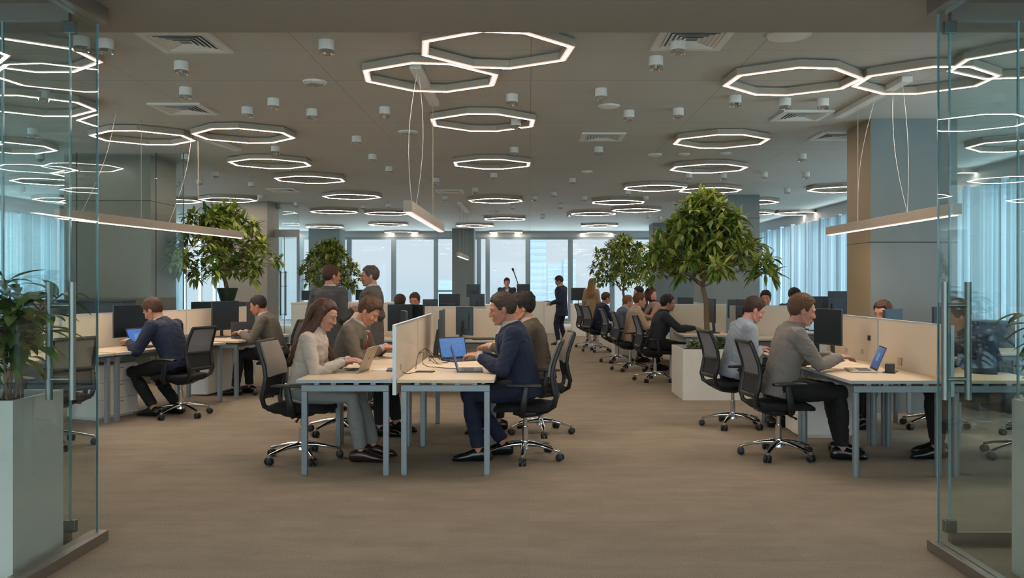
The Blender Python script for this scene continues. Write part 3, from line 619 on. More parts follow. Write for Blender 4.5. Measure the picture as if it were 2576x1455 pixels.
def make_shrub(label, loc, n, h, spread, seed, leaf_len=.18, leaf_w=.06, name='potted_shrub', arch=.5, per=3, mt='leaf2'):
    rng = random.Random(seed); c = thing(name, label, 'plant', loc); st = MB(); lf = MB()
    for k in range(n):
        x0 = rng.uniform(-1, 1) * spread[0] * .7; y0 = rng.uniform(-1, 1) * spread[1] * .7; hh = h * rng.uniform(.35, 1.0)
        ex = rng.uniform(-1, 1) * spread[0] * arch; ey = rng.uniform(-1, 1) * spread[1] * arch
        pts = [V((x0, y0, -.03)), V((x0 + ex * .25, y0 + ey * .25, hh * .5)), V((x0 + ex * .6, y0 + ey * .6, hh * .85)), V((x0 + ex, y0 + ey, hh))]
        st.tube(pts, [.008, .007, .005, .004], 6)
        for q in range(per):
            u = (q + 1) / per; p = pts[1].lerp(pts[3], u) if q < per - 1 else pts[3]
            whorl(lf, rng, p, (pts[3] - pts[1]) + V((0, 0, .1)), rng.randint(5, 8), leaf_len, leaf_w, 1.0)
    st.build('stems', MT['bark'], c, smooth=60); lf.build('foliage', MT[mt], c, smooth=80); return c
def make_planter(label, x0, x1, y0, y1, h):
    c = thing('planter_box', label, 'planter', ((x0 + x1) / 2, (y0 + y1) / 2, 0)); hx, hy = (x1 - x0) / 2, (y1 - y0) / 2; t = .02
    b = MB(); b.bb(-hx, hx, -hy, -hy + t, 0, h); b.bb(-hx, hx, hy - t, hy, 0, h); b.bb(-hx, -hx + t, -hy + t, hy - t, 0, h); b.bb(hx - t, hx, -hy + t, hy - t, 0, h); b.bb(-hx + t, hx - t, -hy + t, hy - t, 0, .04)
    b.build('planter_shell', MT['planter'], c)
    s = MB(); n = 14; vs = [(-hx + t + (2 * hx - 2 * t) * i / n, -hy + t + (2 * hy - 2 * t) * j / n, h - .05 + .012 * noise.noise(V((i * .7, j * .7, h)))) for j in range(n + 1) for i in range(n + 1)]
    m = len(vs); vs += [(x, y, h - .12) for x, y, z in vs]
    fs = [(j * (n + 1) + i, j * (n + 1) + i + 1, (j + 1) * (n + 1) + i + 1, (j + 1) * (n + 1) + i) for j in range(n) for i in range(n)]
    s.add(vs[:m], fs); s.bb(-hx + t, hx - t, -hy + t, hy - t, h - .14, h - .075); s.build('soil', MT['soil'], c); return c
# ---------------------------------------------------------------- ceiling lights
def octagon(r=1.0, rot=0.0):
    pts = [(.165, -.53), (.585, -.20), (.585, .20), (.165, .53), (-.165, .53), (-.585, .20), (-.585, -.20), (-.165, -.53)]
    c, s = math.cos(rot), math.sin(rot); return [((x * c - y * s) * r, (x * s + y * c) * r) for x, y in pts]
def ring(mb, r0, r1, z0, z1):
    o = octagon(r0); i = octagon(r1); n = 8
    vs = [(x, y, z0) for x, y in o] + [(x, y, z0) for x, y in i] + [(x, y, z1) for x, y in o] + [(x, y, z1) for x, y in i]; fs = []
    for k in range(n):
        q = (k + 1) % n; fs += [(k, q, q + n, k + n), (k + 2 * n, k + 3 * n, q + 3 * n, q + 2 * n), (k, k + 2 * n, q + 2 * n, q), (k + n, q + n, q + 3 * n, k + 3 * n)]
    mb.add(vs, fs)
def lamp_proto():
    c = thing('octagonal_ceiling_lamp', '', 'ceiling lamp')
    h = MB(); ring(h, 1.012, .90, .006, .065); h.build('lamp_housing', MT['house'], c, bev=.002)
    d = MB(); ring(d, 1.0, .910, 0, .006); d.build('diffuser', MT['glow'], c); d = MB(); ring(d, .975, .935, -.0015, 0); d.build('bright_core', MT['lamp'], c); return c
def spot_proto():
    c = thing('ceiling_spotlight', '', 'spotlight')
    b = MB(); b.cyl((0, 0, .028), (0, 0, .105), .060, n=28); b.build('spot_housing', MT['white'], c, smooth=40)
    g = MB(); n = 28
    prof = [(.0585, .028), (.0585, .0), (.053, -.002), (.044, .010), (.026, .022), (.0, .024)]
    rings = [[(r * math.cos(2 * PI * k / n), r * math.sin(2 * PI * k / n), z) for k in range(n)] for r, z in prof[:-1]]
    g.loft(rings); g.build('chrome_reflector', MT['chrome'], c, smooth=40); return c
# ================================================================ the room
XL, XR, YN, YF = -11.5, 7.4, -3.5, 30.7
def carpet():
    m, nt, out = nodes('carpet'); p = N(nt, 'ShaderNodeBsdfPrincipled', Roughness=.95); p.inputs['Specular IOR Level'].default_value = .25; L(nt, p.outputs[0], out.inputs[0])
    tc = N(nt, 'ShaderNodeTexCoord'); mp = N(nt, 'ShaderNodeMapping'); mp.inputs['Scale'].default_value = (1.0, 2.4, 1); L(nt, tc.outputs['Object'], mp.inputs[0])
    a = N(nt, 'ShaderNodeTexNoise', Scale=2.2, Detail=8.0, Roughness=.62); L(nt, mp.outputs[0], a.inputs[0])
    f = N(nt, 'ShaderNodeTexNoise', Scale=120.0, Detail=6.0, Roughness=.7); L(nt, tc.outputs['Object'], f.inputs[0])
    br = N(nt, 'ShaderNodeTexBrick', Scale=1.0); br.inputs['Brick Width'].default_value = 1.0; br.inputs['Row Height'].default_value = .25; br.inputs['Mortar Size'].default_value = .0015
    br.inputs['Color1'].default_value = (.46, .46, .46, 1); br.inputs['Color2'].default_value = (.54, .54, .54, 1); br.inputs['Mortar'].default_value = (.40, .40, .40, 1); L(nt, tc.outputs['Object'], br.inputs[0])
    m1 = N(nt, 'ShaderNodeMix', data_type='RGBA', blend_type='OVERLAY'); m1.inputs[0].default_value = .6
    cr = N(nt, 'ShaderNodeValToRGB'); cr.color_ramp.elements[0].position = .25; cr.color_ramp.elements[1].position = .8
    cr.color_ramp.elements[0].color = (*lin('837766'), 1); cr.color_ramp.elements[1].color = (*lin('988b7a'), 1)
    L(nt, a.outputs[0], cr.inputs[0]); L(nt, cr.outputs[0], m1.inputs[6]); L(nt, br.outputs[0], m1.inputs[7])
    m2 = N(nt, 'ShaderNodeMix', data_type='RGBA', blend_type='OVERLAY'); m2.inputs[0].default_value = .8; L(nt, m1.outputs[2], m2.inputs[6]); L(nt, f.outputs[0], m2.inputs[7])
    L(nt, m2.outputs[2], p.inputs['Base Color'])
    b = N(nt, 'ShaderNodeBump', Strength=.5, Distance=.004); L(nt, f.outputs[0], b.inputs['Height']); L(nt, b.outputs[0], p.inputs['Normal']); return m
def ceilmat():
    m, nt, out = nodes('ceiling_board'); p = N(nt, 'ShaderNodeBsdfPrincipled', Roughness=.62); L(nt, p.outputs[0], out.inputs[0])
    tc = N(nt, 'ShaderNodeTexCoord'); sp = N(nt, 'ShaderNodeSeparateXYZ'); L(nt, tc.outputs['Object'], sp.inputs[0])
    def seam(o, per, off, w):
        a = N(nt, 'ShaderNodeMath', operation='ADD'); a.inputs[1].default_value = off; L(nt, sp.outputs[o], a.inputs[0])
        d = N(nt, 'ShaderNodeMath', operation='PINGPONG'); d.inputs[1].default_value = per / 2; L(nt, a.outputs[0], d.inputs[0])
        c = N(nt, 'ShaderNodeMath', operation='LESS_THAN'); c.inputs[1].default_value = w; L(nt, d.outputs[0], c.inputs[0]); return c
    x = seam(0, 1.84, 1.82, .0035); y = seam(1, 1.02, .33, .004); mx = N(nt, 'ShaderNodeMath', operation='MAXIMUM'); L(nt, x.outputs[0], mx.inputs[0]); L(nt, y.outputs[0], mx.inputs[1])
    no = N(nt, 'ShaderNodeTexNoise', Scale=.6, Detail=3.0); L(nt, tc.outputs['Object'], no.inputs[0])
    c0 = N(nt, 'ShaderNodeMix', data_type='RGBA'); c0.inputs[6].default_value = (*lin('b0aca2'), 1); c0.inputs[7].default_value = (*lin('b9b6ac'), 1); L(nt, no.outputs[0], c0.inputs[0])
    c1 = N(nt, 'ShaderNodeMix', data_type='RGBA'); L(nt, mx.outputs[0], c1.inputs[0]); L(nt, c0.outputs[2], c1.inputs[6]); c1.inputs[7].default_value = (*lin('8b867d'), 1)
    L(nt, c1.outputs[2], p.inputs['Base Color']); return m
MT['ceil'] = ceilmat(); MT['soffit'] = pbr('soffit_paint', '8a7e71', .7, var=.04, scale=1)
MT['wall'] = pbr('wall_plaster', 'a49f98', .8); MT['bulk'] = pbr('bulkhead_paint', 'a5a9aa', .7, var=.03)
MT['frame'] = pbr('window_frame_metal', '83959d', .45, metal=.1)
MT['concrete'] = pbr('column_plaster', '6f7777', .85, var=.10, scale=3, bump=.25, bscale=18, stretch=(1, 1, .5))
MT['veneer'] = pbr('column_warm_panel', '857355', .6, var=.12, scale=6, stretch=(6, 6, .3), bump=.08)
MT['bronze'] = pbr('column_bronze_panel', '7a7264', .25, metal=0, var=.08, scale=1.5)
MT['grey_panel'] = pbr('column_grey_panel', '8b8478', .5, var=.08, scale=1.2)
struct('floor', MB().bb(XL - .3, XR + .3, YN, YF + .3, -.1, 0), carpet())
struct('ceiling', MB().bb(XL - .3, XR + .3, 5.33, YF + .3, CEIL, CEIL + .15), MT['ceil'])
struct('trim_1', MB().bb(XL - .3, XR + .3, YN, 5.33, 3.1, 3.55), MT['soffit'])
struct('wall_back', MB().bb(XL - .3, XR + .3, YN - .15, YN, 0, .1), MT['wall'])
YS = 5.4
for nm, x0, x1 in (('wall_left', XL - .15, XL), ('wall_right', XR, XR + .15)):
    w = MB(); w.bb(x0, x1, YN, YS, 0, 3.1); w.bb(x0, x1, YS, YF, 3.1, CEIL); w.bb(x0, x1, YS, YF, 0, .12); struct(nm, w, MT['bulk'])
w = MB(); w.bb(XL, XR, YF, YF + .15, 3.18, CEIL); w.bb(XL, XR, YF, YF + .15, 0, .1); struct('wall_far', w, MT['bulk'])
# side glazing: fixed panes between slim mullions, sheer curtains hang inside
def glazed(nm, pts_a, pts_b, fr=.05, z0=.12, z1=3.1, horizontal=()):
    """a window between two plan points"""
    o = bpy.data.objects.new(nm, None); COL.objects.link(o); o['kind'] = 'structure'; a, b = V((*pts_a, 0)), V((*pts_b, 0)); d = (b - a); ln = d.length; d.normalize()
    M = Matrix(((d.x, -d.y, 0), (d.y, d.x, 0), (0, 0, 1)))
    def bx(mb, s0, s1, t0, t1, u0, u1): mb.box(a + M @ V(((s0 + s1) / 2, (t0 + t1) / 2, (u0 + u1) / 2)), (s1 - s0, t1 - t0, u1 - u0), M)
    f = MB(); bx(f, 0, fr, -.04, .06, z0, z1); bx(f, ln - fr, ln, -.04, .06, z0, z1); bx(f, fr, ln - fr, -.04, .06, z1 - fr, z1); bx(f, fr, ln - fr, -.04, .06, z0, z0 + fr)
    for h in horizontal: bx(f, fr, ln - fr, -.03, .05, h - .03, h + .03)
    f.build('window_frame', MT['frame'], o)
    g = MB(); bx(g, fr, ln - fr, .0, .012, z0 + fr, z1 - fr); g.build('window_pane', MT['win_glass'], o); return o
n_w = 0
for i in range(19):
    y0 = YS + i * (YF - YS) / 19; y1 = YS + (i + 1) * (YF - YS) / 19; n_w += 1; glazed('window_%d' % n_w, (XR + .06, y0), (XR + .06, y1)); n_w += 1; glazed('window_%d' % n_w, (XL - .06, y1), (XL - .06, y0))
for i in range(9): n_w += 1; glazed('window_%d' % n_w, (XL + i * (XR - XL) / 9, YN - .08), (XL + (i + 1) * (XR - XL) / 9, YN - .08), .06, .1, 3.1)  # unseen glazing behind the camera, added to let in cool front fill
def sheer():
    m, nt, out = nodes('sheer_curtain'); d = N(nt, 'ShaderNodeBsdfDiffuse', Color=(*lin('93a0a5'), 1)); t = N(nt, 'ShaderNodeBsdfTranslucent', Color=(*lin('8599a0'), 1)); tr = N(nt, 'ShaderNodeBsdfTransparent', Color=(.95, 1, 1, 1))
    a = N(nt, 'ShaderNodeMixShader'); a.inputs[0].default_value = .6; b = N(nt, 'ShaderNodeMixShader'); b.inputs[0].default_value = .10
    L(nt, d.outputs[0], a.inputs[1]); L(nt, t.outputs[0], a.inputs[2]); L(nt, a.outputs[0], b.inputs[1]); L(nt, tr.outputs[0], b.inputs[2]); L(nt, b.outputs[0], out.inputs[0]); return m
MT['sheer'] = sheer()
def curtain(x, y0, y1, label, seed, grp):
    rng = random.Random(seed); m = MB(); n = int((y1 - y0) / .035); vs = []
    for i in range(n + 1):
        y = y0 + (y1 - y0) * i / n; dx = .035 * math.sin(i * 2.2 + rng.uniform(-.4, .4)) + .015 * math.sin(i * .55 + seed)
        vs += [(x + dx, y, .02), (x + dx * .9, y, 1.5), (x + dx * .7, y, 3.06)]
    fs = []
    for i in range(n): a = i * 3; fs += [(a, a + 3, a + 4, a + 1), (a + 1, a + 4, a + 5, a + 2)]
    m.add(vs, fs); o = m.build('sheer_curtain', MT['sheer'], smooth=80); tag(o, label, 'curtain', grp); return o
ORD = ['nearest', 'second', 'third', 'fourth', 'fifth', 'sixth', 'seventh', 'eighth', 'ninth', 'tenth', 'eleventh', 'twelfth', 'thirteenth', 'fourteenth', 'fifteenth', 'sixteenth', 'seventeenth', 'eighteenth', 'nineteenth', 'twentieth', 'twenty-first', 'twenty-second', 'twenty-third', 'twenty-fourth']
def nth(k, what, where): return ('nearest %s %s' % (what, where)) if k == 0 else ('%s nearest %s %s' % (ORD[k], what, where))
rc = random.Random(3); y = 7.2; k = 0
while y < 30:
    wd = rc.uniform(.55, 1.25); gap = rc.choice((.05, .05, .08, .16)); e = min(y + wd, 30.3)
    curtain(XR - .18, y, e, nth(k, 'pale sheer curtain', 'hanging along the right window wall'), k + 1, 'sheer curtains on the right window wall'); tb = MB(); tb.bb(XR - .25, XR - .13, e + gap / 2 - .012, e + gap / 2 + .012, 0, 3.1); struct('trim_%d' % (20 + k), tb, MT['frame']); y = e + gap; k += 1
y = 8.6; k = 0
while y < 27:
    wd = rc.uniform(1.0, 1.7); e = min(y + wd, 30.3)
    curtain(XL + .18, y, e, nth(k, 'pale sheer curtain', 'hanging along the left window wall'), k + 40, 'sheer curtains on the left window wall'); y = e + rc.choice((.05, .12, .4)); k += 1
# far glazing
mull = [XL, -10.2] + [plan(p, YF) for p in (703, 757, 878, 990, 1097, 1142, 1205, 1226, 1328, 1435, 1540, 1640, 1745)] + [XR]
for i in range(len(mull) - 1):
    n_w += 1; a, b = mull[i], mull[i + 1]
    glazed('window_%d' % n_w, (b, YF + .08), (a, YF + .08), .09 if b - a > .9 else .07, .1, 3.18, (1.2,) if i in (6,) else ())
# columns
def column(nm, x0, x1, y0, y1, front, side, seams=()):
    o = bpy.data.objects.new(nm, None); COL.objects.link(o); tag(o, None, None, kind='structure')
    MB().bb(x0, x1, y0, y1, 0, CEIL).build('column_core', front, o)
    m = MB(); m.bb(x0 - .004 if x0 > 0 else x1, x0 if x0 > 0 else x1 + .004, y0 + .002, y1, 0, CEIL - .004); m.build('column_side_panel', side, o)
    s = MB()
    for z in seams: s.bb(x0 - .006, x1 + .006, y0 - .002, y1, z - .005, z + .005)
    if seams: s.build('column_joint', MT['black'], o)
    return o
column('trim_2', 3.95, 4.95, 9.64, 10.35, MT['concrete'], MT['veneer'], (1.97,))
column('trim_3', -6.9, -5.62, 12.4, 13.3, MT['bronze'], MT['grey_panel'], (2.72,))
column('trim_4', -7.05, -6.08, 19.4, 20.3, MT['grey_panel'], MT['grey_panel'], (2.6,))
column('trim_5', -7.7, -6.62, 29.2, 30.1, MT['concrete'], MT['concrete'])
column('trim_6', -2.68, -1.92, 29.2, 30.1, MT['concrete'], MT['concrete'])
column('trim_7', 3.75, 4.98, 18.0, 18.9, MT['concrete'], MT['concrete'], (2.9,))
column('trim_8', 3.95, 5.6, 26.5, 27.4, MT['concrete'], MT['concrete'])
# meeting-room glass at the far left, and the glass wall beside the dark column
def sroot(nm): o = bpy.data.objects.new(nm, None); COL.objects.link(o); o['kind'] = 'structure'; return o
o = sroot('door_3'); MB().bb(-6.08, -5.55, 20.0, 20.012, .02, 2.6).build('door_glass', MT['pane_glass'], o)
MB().bb(-6.08, -5.5, 19.97, 20.04, 2.6, 2.78).build('door_header', MT['bulk'], o); MB().bb(-5.55, -5.5, 19.97, 20.04, 0, 2.6).build('door_post', MT['frame'], o)
MB().bb(-5.86, -5.85, 19.99, 20.02, 0, 2.6).build('door_seam', MT['frame'], o)
h = MB()
for x in (-5.92, -5.79):
    h.tube([(x, 19.9, .72), (x, 19.9, 1.78)], .014, 10)
    for z in (.75, 1.42, 1.74): h.tube([(x, 19.9, z), (x, 20.0, z)], .008, 8)
for z in (.75, 1.42, 1.74): h.tube([(-5.92, 19.9, z), (-5.79, 19.9, z)], .006, 8)
h.build('door_handle', MT['mon_back'], o, smooth=50)
o = sroot('wall_glass'); g = MB(); g.bb(-6.08, -5.5, 20.0, 20.012, 2.8, 3.4); g.build('transom_pane', MT['pane_glass'], o)
for i, (a, b) in enumerate(((-7.9, -6.62), (-6.6, -5.46), (-5.44, -5.06))): MB().bb(a, b, 12.2, 12.212, .02, CEIL - .01).build('glass_panel', MT['pane_glass'], o)
s = MB()
for x in (-6.61, -5.45, -5.05): s.bb(x - .005, x + .005, 12.198, 12.214, 0, CEIL)
s.build('panel_joint', MT['mon_back'], o)
# ---------------------------------------------------------------- entrance glass
def entrance(nm, x, ye, side, hy):
    o = sroot(nm); y0 = 2.6
    MB().bb(x - .005, x + .005, y0, ye - .006, .06, 3.0).build('door_glass', MT['door_glass'], o)
    MB().bb(x - .0055, x + .0055, ye - .006, ye, .06, 3.0).build('glass_edge', MT['glass_edge'], o)
    MB().bb(x - .05, x + .05, y0, ye + .03, 0, .06).build('floor_rail', MT['rail'], o, bev=.003)
    MB().bb(x - .05, x + .05, y0, ye + .03, 3.0, 3.1).build('head_rail', MT['rail'], o, bev=.003)
    h = MB(); q = .062
    for s in (-1, 1): h.tube([(x + s * q, hy, .875), (x + s * q, hy, 1.505)], .0175, 20)
    for z in (.985, 1.38): h.tube([(x - q, hy, z), (x + q, hy, z)], .0125, 14)
    h.build('door_handle', MT['brushed'], o, smooth=50)
    # fixed pane in the line of the shopfront
    yp = 4.79; xa = x + side * .13; xb = side * 9.0 if side > 0 else -9.0; xm = x + side * .52
    for a, b in ((xa, xm), (xm + side * .006, xb)):
        MB().bb(min(a, b), max(a, b), yp - .005, yp + .005, .07, 3.0).build('fixed_pane', MT['pane_glass'], o)
    MB().bb(xa - .004, xa + .004, yp - .008, yp + .008, .07, 3.0).build('pane_edge', MT['glass_edge'], o); MB().bb(xm - .002, xm + .008, yp - .007, yp + .007, .07, 3.0).build('pane_joint', MT['glass_edge'], o)
    MB().bb(min(xa, xb), max(xa, xb), yp - .02, yp + .02, 0, .07).build('pane_floor_rail', MT['rail'], o)
    MB().bb(min(xa, xb), max(xa, xb), yp - .02, yp + .02, 3.0, 3.1).build('pane_head_rail', MT['rail'], o)
    for z0 in (.07, 2.93):
        c = MB(); c.bb(min(xa - side * .035, xa + side * .035), max(xa - side * .035, xa + side * .035), yp - .018, yp + .018, z0, z0 + .07); c.bb(x - .02, x + .02, yp - .06, yp + .03, z0 + .02, z0 + .08) if side > 0 and False else None
        c.build('patch_fitting', MT['clamp'], o, bev=.004)
entrance('door_1', -2.5, 4.84, -1, 4.46); entrance('door_2', 2.285, 4.66, 1, 4.46)
# ---------------------------------------------------------------- planters and greenery at the entrance
make_planter('tall pale planter box behind the left glass door', -3.12, -2.62, 4.24, 4.70, .9)
make_planter('tall pale planter box behind the right glass door', 2.5, 3.0, 3.85, 4.32, .9)
make_shrub('broad-leaved green shrub in the planter behind the left glass door', (-2.87, 4.47, .87), 17, .66, (.30, .24), 5, .20, .068, arch=.85)
make_shrub('green umbrella plant in the planter behind the right glass door', (2.82, 4.10, .87), 15, .80, (.24, .2), 9, .15, .06, arch=1.15, per=4)
# ---------------------------------------------------------------- ceiling fittings
LP = [(1250,130),(1084,198),(1215,310),(1238,414),(1247,506),(1270,552),(1273,586),(1195,569),(360,348),(614,343),(680,413),(780,453),(885,496),(841,534),(976,538),(977,566),(817,572),(1010,586),(1046,597),(574,504),(436,507),(706,586),
      (1993,208),(2325,205),(2590,160),(2555,368),(1813,357),(1782,425),(1648,474),(1786,480),(1555,510),(1600,530),(1493,539),(1508,569),(1500,588),(2112,478),(1890,510),(1888,538),(2008,538),(2405,445),
      (45,142),(80,268),(15,372),(120,458),(228,440),(160,504)]
def zone(px):
    return ('seen through the left glass door', 0) if px < 232 else ('on the left part of the ceiling', 1) if px < 900 else ('on the middle part of the ceiling', 2) if px < 1400 else ('on the right part of the ceiling', 3) if px < 2350 else ('seen through the right glass door', 4)
def scatter(proto, pts, z, what, grp, tilt=True, za=None):
    items = []
    for px, py in pts: X, Y = on_ceiling(px, py, za or z); items.append((zone(px)[1], Y, X, zone(px)[0]))
    items.sort(); cnt = {}; first = True; rr = random.Random(11)
    for zn, Y, X, where in items:
        k = cnt.get(zn, 0); cnt[zn] = k + 1; lab = nth(k, what, where); rz = rr.uniform(-.14, .14) if tilt else rr.uniform(0, 6)
        if first: proto.location = (X, Y, z); proto.rotation_euler = (0, 0, rz); proto['label'] = lab; proto['group'] = grp; first = False
        else: dup(proto, (X, Y, z), rz, lab, grp)
scatter(lamp_proto(), LP, LAMPZ, 'glowing octagonal ring lamp', 'octagonal ring lamps on the ceiling')
SP_ = [(266,118),(821,120),(1705,120),(1650,160),(456,172),(467,235),(688,262),(622,283),(785,288),(968,283),(1288,252),(1512,238),(1582,291),(1706,286),(1850,255),(1975,262),(2070,263),(897,354),(693,378),(937,398),(466,398),(1293,381),(1506,380),(2018,397),(978,428),(1097,456),(1242,444),(1440,456),(1733,445),(1820,445),(1922,442),(2028,442),(503,460),(541,440),(445,465),(633,466),(1980,482),(1393,490),(83,335),(109,243),(205,112),(101,397),(55,477),(655,498),(1298,312),(976,518),(914,522),(1250,538),(1365,546),(1580,486),(1660,550),(1630,545),(1290,522),(1470,500),(1410,520),(1700,512),(745,515),(700,520),(1625,500),(1060,545),(1345,500),(1430,540),(1120,500),(1195,480)]
scatter(spot_proto(), SP_, CEIL - .105, 'white drum spotlight with chrome reflector', 'drum spotlights on the ceiling', False, CEIL - .055)
def vent(px, py, label, s=.56):
    X, Y = on_ceiling(px, py, CEIL - .01); c = thing('air_vent', label, 'air vent', (X, Y, CEIL - .02)); h = s / 2
    f = MB(); f.bb(-h, h, -h, -h + .06, 0, .02); f.bb(-h, h, h - .06, h, 0, .02); f.bb(-h, -h + .06, -h + .06, h - .06, 0, .02); f.bb(h - .06, h, -h + .06, h - .06, 0, .02); f.build('vent_frame', MT['white'], c)
    MB().bb(-h + .06, h - .06, -h + .06, h - .06, .012, .02).build('vent_backing', MT['steel_grey'], c)
    for i in range(5):
        r1 = h - .065 - i * .036; r0 = r1 - .026; l = MB()
        for (x0, y0), (x1, y1) in (((-1, -1), (1, -1)), ((1, -1), (1, 1)), ((1, 1), (-1, 1)), ((-1, 1), (-1, -1))):
            l.add([(x0 * r1, y0 * r1, 0), (x1 * r1, y1 * r1, 0), (x1 * r0, y1 * r0, .010), (x0 * r0, y0 * r0, .010), (x0 * r1, y0 * r1, .002), (x1 * r1, y1 * r1, .002), (x1 * r0, y1 * r0, .012), (x0 * r0, y0 * r0, .012)], [(0, 1, 2, 3), (7, 6, 5, 4), (0, 4, 5, 1), (3, 2, 6, 7)])
        l.build('louver', MT['white'], c)
for a in ((467,107,'square white air vent near the left glass door'),(463,275,'square white air vent behind the one nearest the left glass door'),(1515,345,'square white air vent in the middle right of the ceiling'),(2016,292,'square white air vent behind the two large right ring lamps'),(1740,100,'white slotted air vent half hidden by the front ceiling drop'),(713,479,'small distant air vent left of the suspended light bar'),(1132,482,'small distant air vent near the middle of the ceiling'),(2105,343,'air vent beside the top of the right pillar')): vent(*a)
def disc(px, py, label, r=.11, holes=False):
    X, Y = on_ceiling(px, py, CEIL - .01); c = thing('smoke_detector' if not holes else 'ceiling_grille', label, 'ceiling fitting', (X, Y, CEIL - .03))
    b = MB(); b.cyl((0, 0, .012), (0, 0, .03), r, r * 1.05, 28); b.cyl((0, 0, 0), (0, 0, .012), r * .6, r * .8, 24); b.build('cover', MT['white'], c, smooth=40)
    if holes:
        g = MB()
        for i in range(-3, 4):
            for j in range(-3, 4):
                if i * i + j * j < 11: g.box((i * r * .2, j * r * .2, -.0005), (r * .1, r * .1, .002))
        g.build('grille_holes', MT['black'], c)
for a in ((1985,89,'round white ceiling speaker beside the front ceiling drop',.16),(1532,268,'round white detector between two spotlights, right of middle',.11),(1825,386,'small round detector below the right ring lamp',.08),(1722,388,'small round detector left of another below the right ring lamp',.08),(1648,390,'flat round fitting right of the middle air vent',.10),(1477,432,'small flat round fitting far beyond the middle air vent',.09)): disc(*a)
disc(792, 208, 'round perforated air grille left of the middle ring lamps', .11, True); disc(1027, 333, 'round perforated air grille beside the suspension wires', .12, True)
def bar_light(label, x, y0, y1, z, sus, canopy, x2=None, wires=()):
    x2 = x if x2 is None else x2; d = V((x2 - x, y1 - y0, 0)); ln = d.length; c = thing('linear_pendant_lamp', label, 'pendant lamp', (x, y0, z), math.atan2(d.y, d.x) - PI / 2)
    b = MB(); b.bb(-.036, .036, 0, ln, .006, .095); b.build('lamp_body', MT['house'], c, bev=.002)
    MB().bb(-.034, .034, .004, ln - .004, 0, .006).build('diffuser', MT['glow'], c); MB().bb(-.017, .017, .03, ln - .03, -.002, 0).build('bright_core', MT['bar'], c)
    for s in sus: MB().tube([(0, s, .09), (0, s, CEIL - z - .05)], .0035, 8).build('suspension_rod', MT['house'], c, smooth=50)
    for (s0, s1, bow) in wires:
        pts = [V((0, s0, .09)).lerp(V((0, s1, CEIL - z - .04)), u / 8) + V((bow * math.sin(PI * u / 8), 0, 0)) for u in range(9)]; MB().tube(pts, .0017, 6).build('power_wire', MT['white'], c, smooth=50)
    k = MB(); k.bb(-.05, .05, canopy[0], canopy[1], CEIL - z - .055, CEIL - z - .002); k.build('ceiling_canopy', MT['white'], c, bev=.004)
bar_light('short suspended light bar hanging over the middle desks', -.98, 6.75, 9.35, 2.07, (1.79,), (.45, 1.95), wires=((.5, .7, .05), (.25, .6, -.05)))
bar_light('long suspended light bar hanging over the left desks', -4.60, 8.15, 11.8, 2.13, (1.35, 2.55), (2.5, 3.6), -4.06, wires=((.35, .9, .06), (1.9, 2.4, .05)))
bar_light('suspended light bar hanging in front of the right pillar', 3.47, 6.75, 9.65, 2.05, (2.05,), (.9, 2.6), wires=((.9, 1.0, .03), (2.05, 1.6, -.06), (.9, 1.2, -.05)))
bar_light('tiny distant suspended light bar in front of the far windows', -1.62, 19.2, 22.2, 2.11, (.4, 1.6, 2.7), (.3, 2.8))
# ================================================================ desks, chairs, equipment
def W(*a): return V(a)
# --- middle bench
make_desk('left front desk of the middle bench, where the woman in cream types', (-1.80, 6.46, 0), 0, 1.24, .74)
make_desk('left rear desk of the middle bench, where the man with the red tie sits', (-1.80, 7.71, 0), 0, 1.24, .74)
make_desk('right front desk of the middle bench, in front of the navy-suited man', (-.27, 7.70, 0), PI, 1.24, .75)
make_desk('right rear desk of the middle bench, in front of the man in brown', (-.27, 8.95, 0), PI, 1.24, .75)
make_divider('cream desk divider at the near end of the middle bench', (-1.040, 6.46, 0), 0, 1.25, sockets=(('w', 1, .22, .83, .05),))
make_divider('cream desk divider second along the middle bench', (-1.040, 7.71, 0), 0, 1.24, sockets=(('w', 1, .12, .83, .05),))
make_desk('small cross desk behind the middle bench', (-.42, 10.85, 0), PI / 2, .84, .70)
make_divider('cream divider standing across the end of the small cross desk', (-.42, 11.58, 0), PI / 2, .86, 0, 1.14)
make_desk('distant desk left of the middle bench with dark monitors', (-1.35, 11.0, 0), PI / 2, 1.3, .70)
make_divider('cream divider behind the distant desk left of the middle bench', (-1.35, 11.73, 0), PI / 2, 1.25, 0, 1.16)
# laptops and monitors of the middle bench
make_laptop('open gold-backed laptop used by the woman in cream', (-1.50, 7.08, .75), R(-6), 112, 'alu', logo=True)
make_laptop('open laptop the navy-suited man is typing on', (-.50, 7.12, .75), R(184), 106, 'mon_blue', MT['scr_navy'])
make_laptop('open laptop with bright blue screen before the man in brown', (-.66, 8.06, .75), R(128), 106, 'mon_back', MT['scr_blue'], ui=((-.13, .13, .175, .178),))
make_monitor('dark monitor seen edge-on beside the middle bench divider', (-.88, 8.48, .75), R(2), .54, .42, .27)
make_monitor('blue-grey back of a tilted monitor on the small cross desk', (-.86, 11.18, .75), R(45), .34, .38, .24, 'mon_blue')
make_monitor('dark monitor facing the man with the red tie', (-1.30, 8.72, .75), R(196), .42, .42, .25)
make_monitor('black monitor on the distant desk, left of another', (-1.74, 11.3, .75), R(-70), .34, .36, .28)
make_monitor('black monitor on the distant desk, right of another', (-1.50, 11.25, .75), R(-150), .46, .36, .28)
def phone(label, loc, rz, name='smartphone', d=(.075, .15, .009), mt='black', cat='phone'):
    o = MB().bb(-d[0]/2, d[0]/2, -d[1]/2, d[1]/2, 0, d[2]).build(name, MT[mt], bev=.003); o.location = loc; o.rotation_euler = (0, 0, rz); return tag(o, label, cat)
phone('black phone lying on the right front desk near the divider', (-.87, 7.02, .75), R(80))
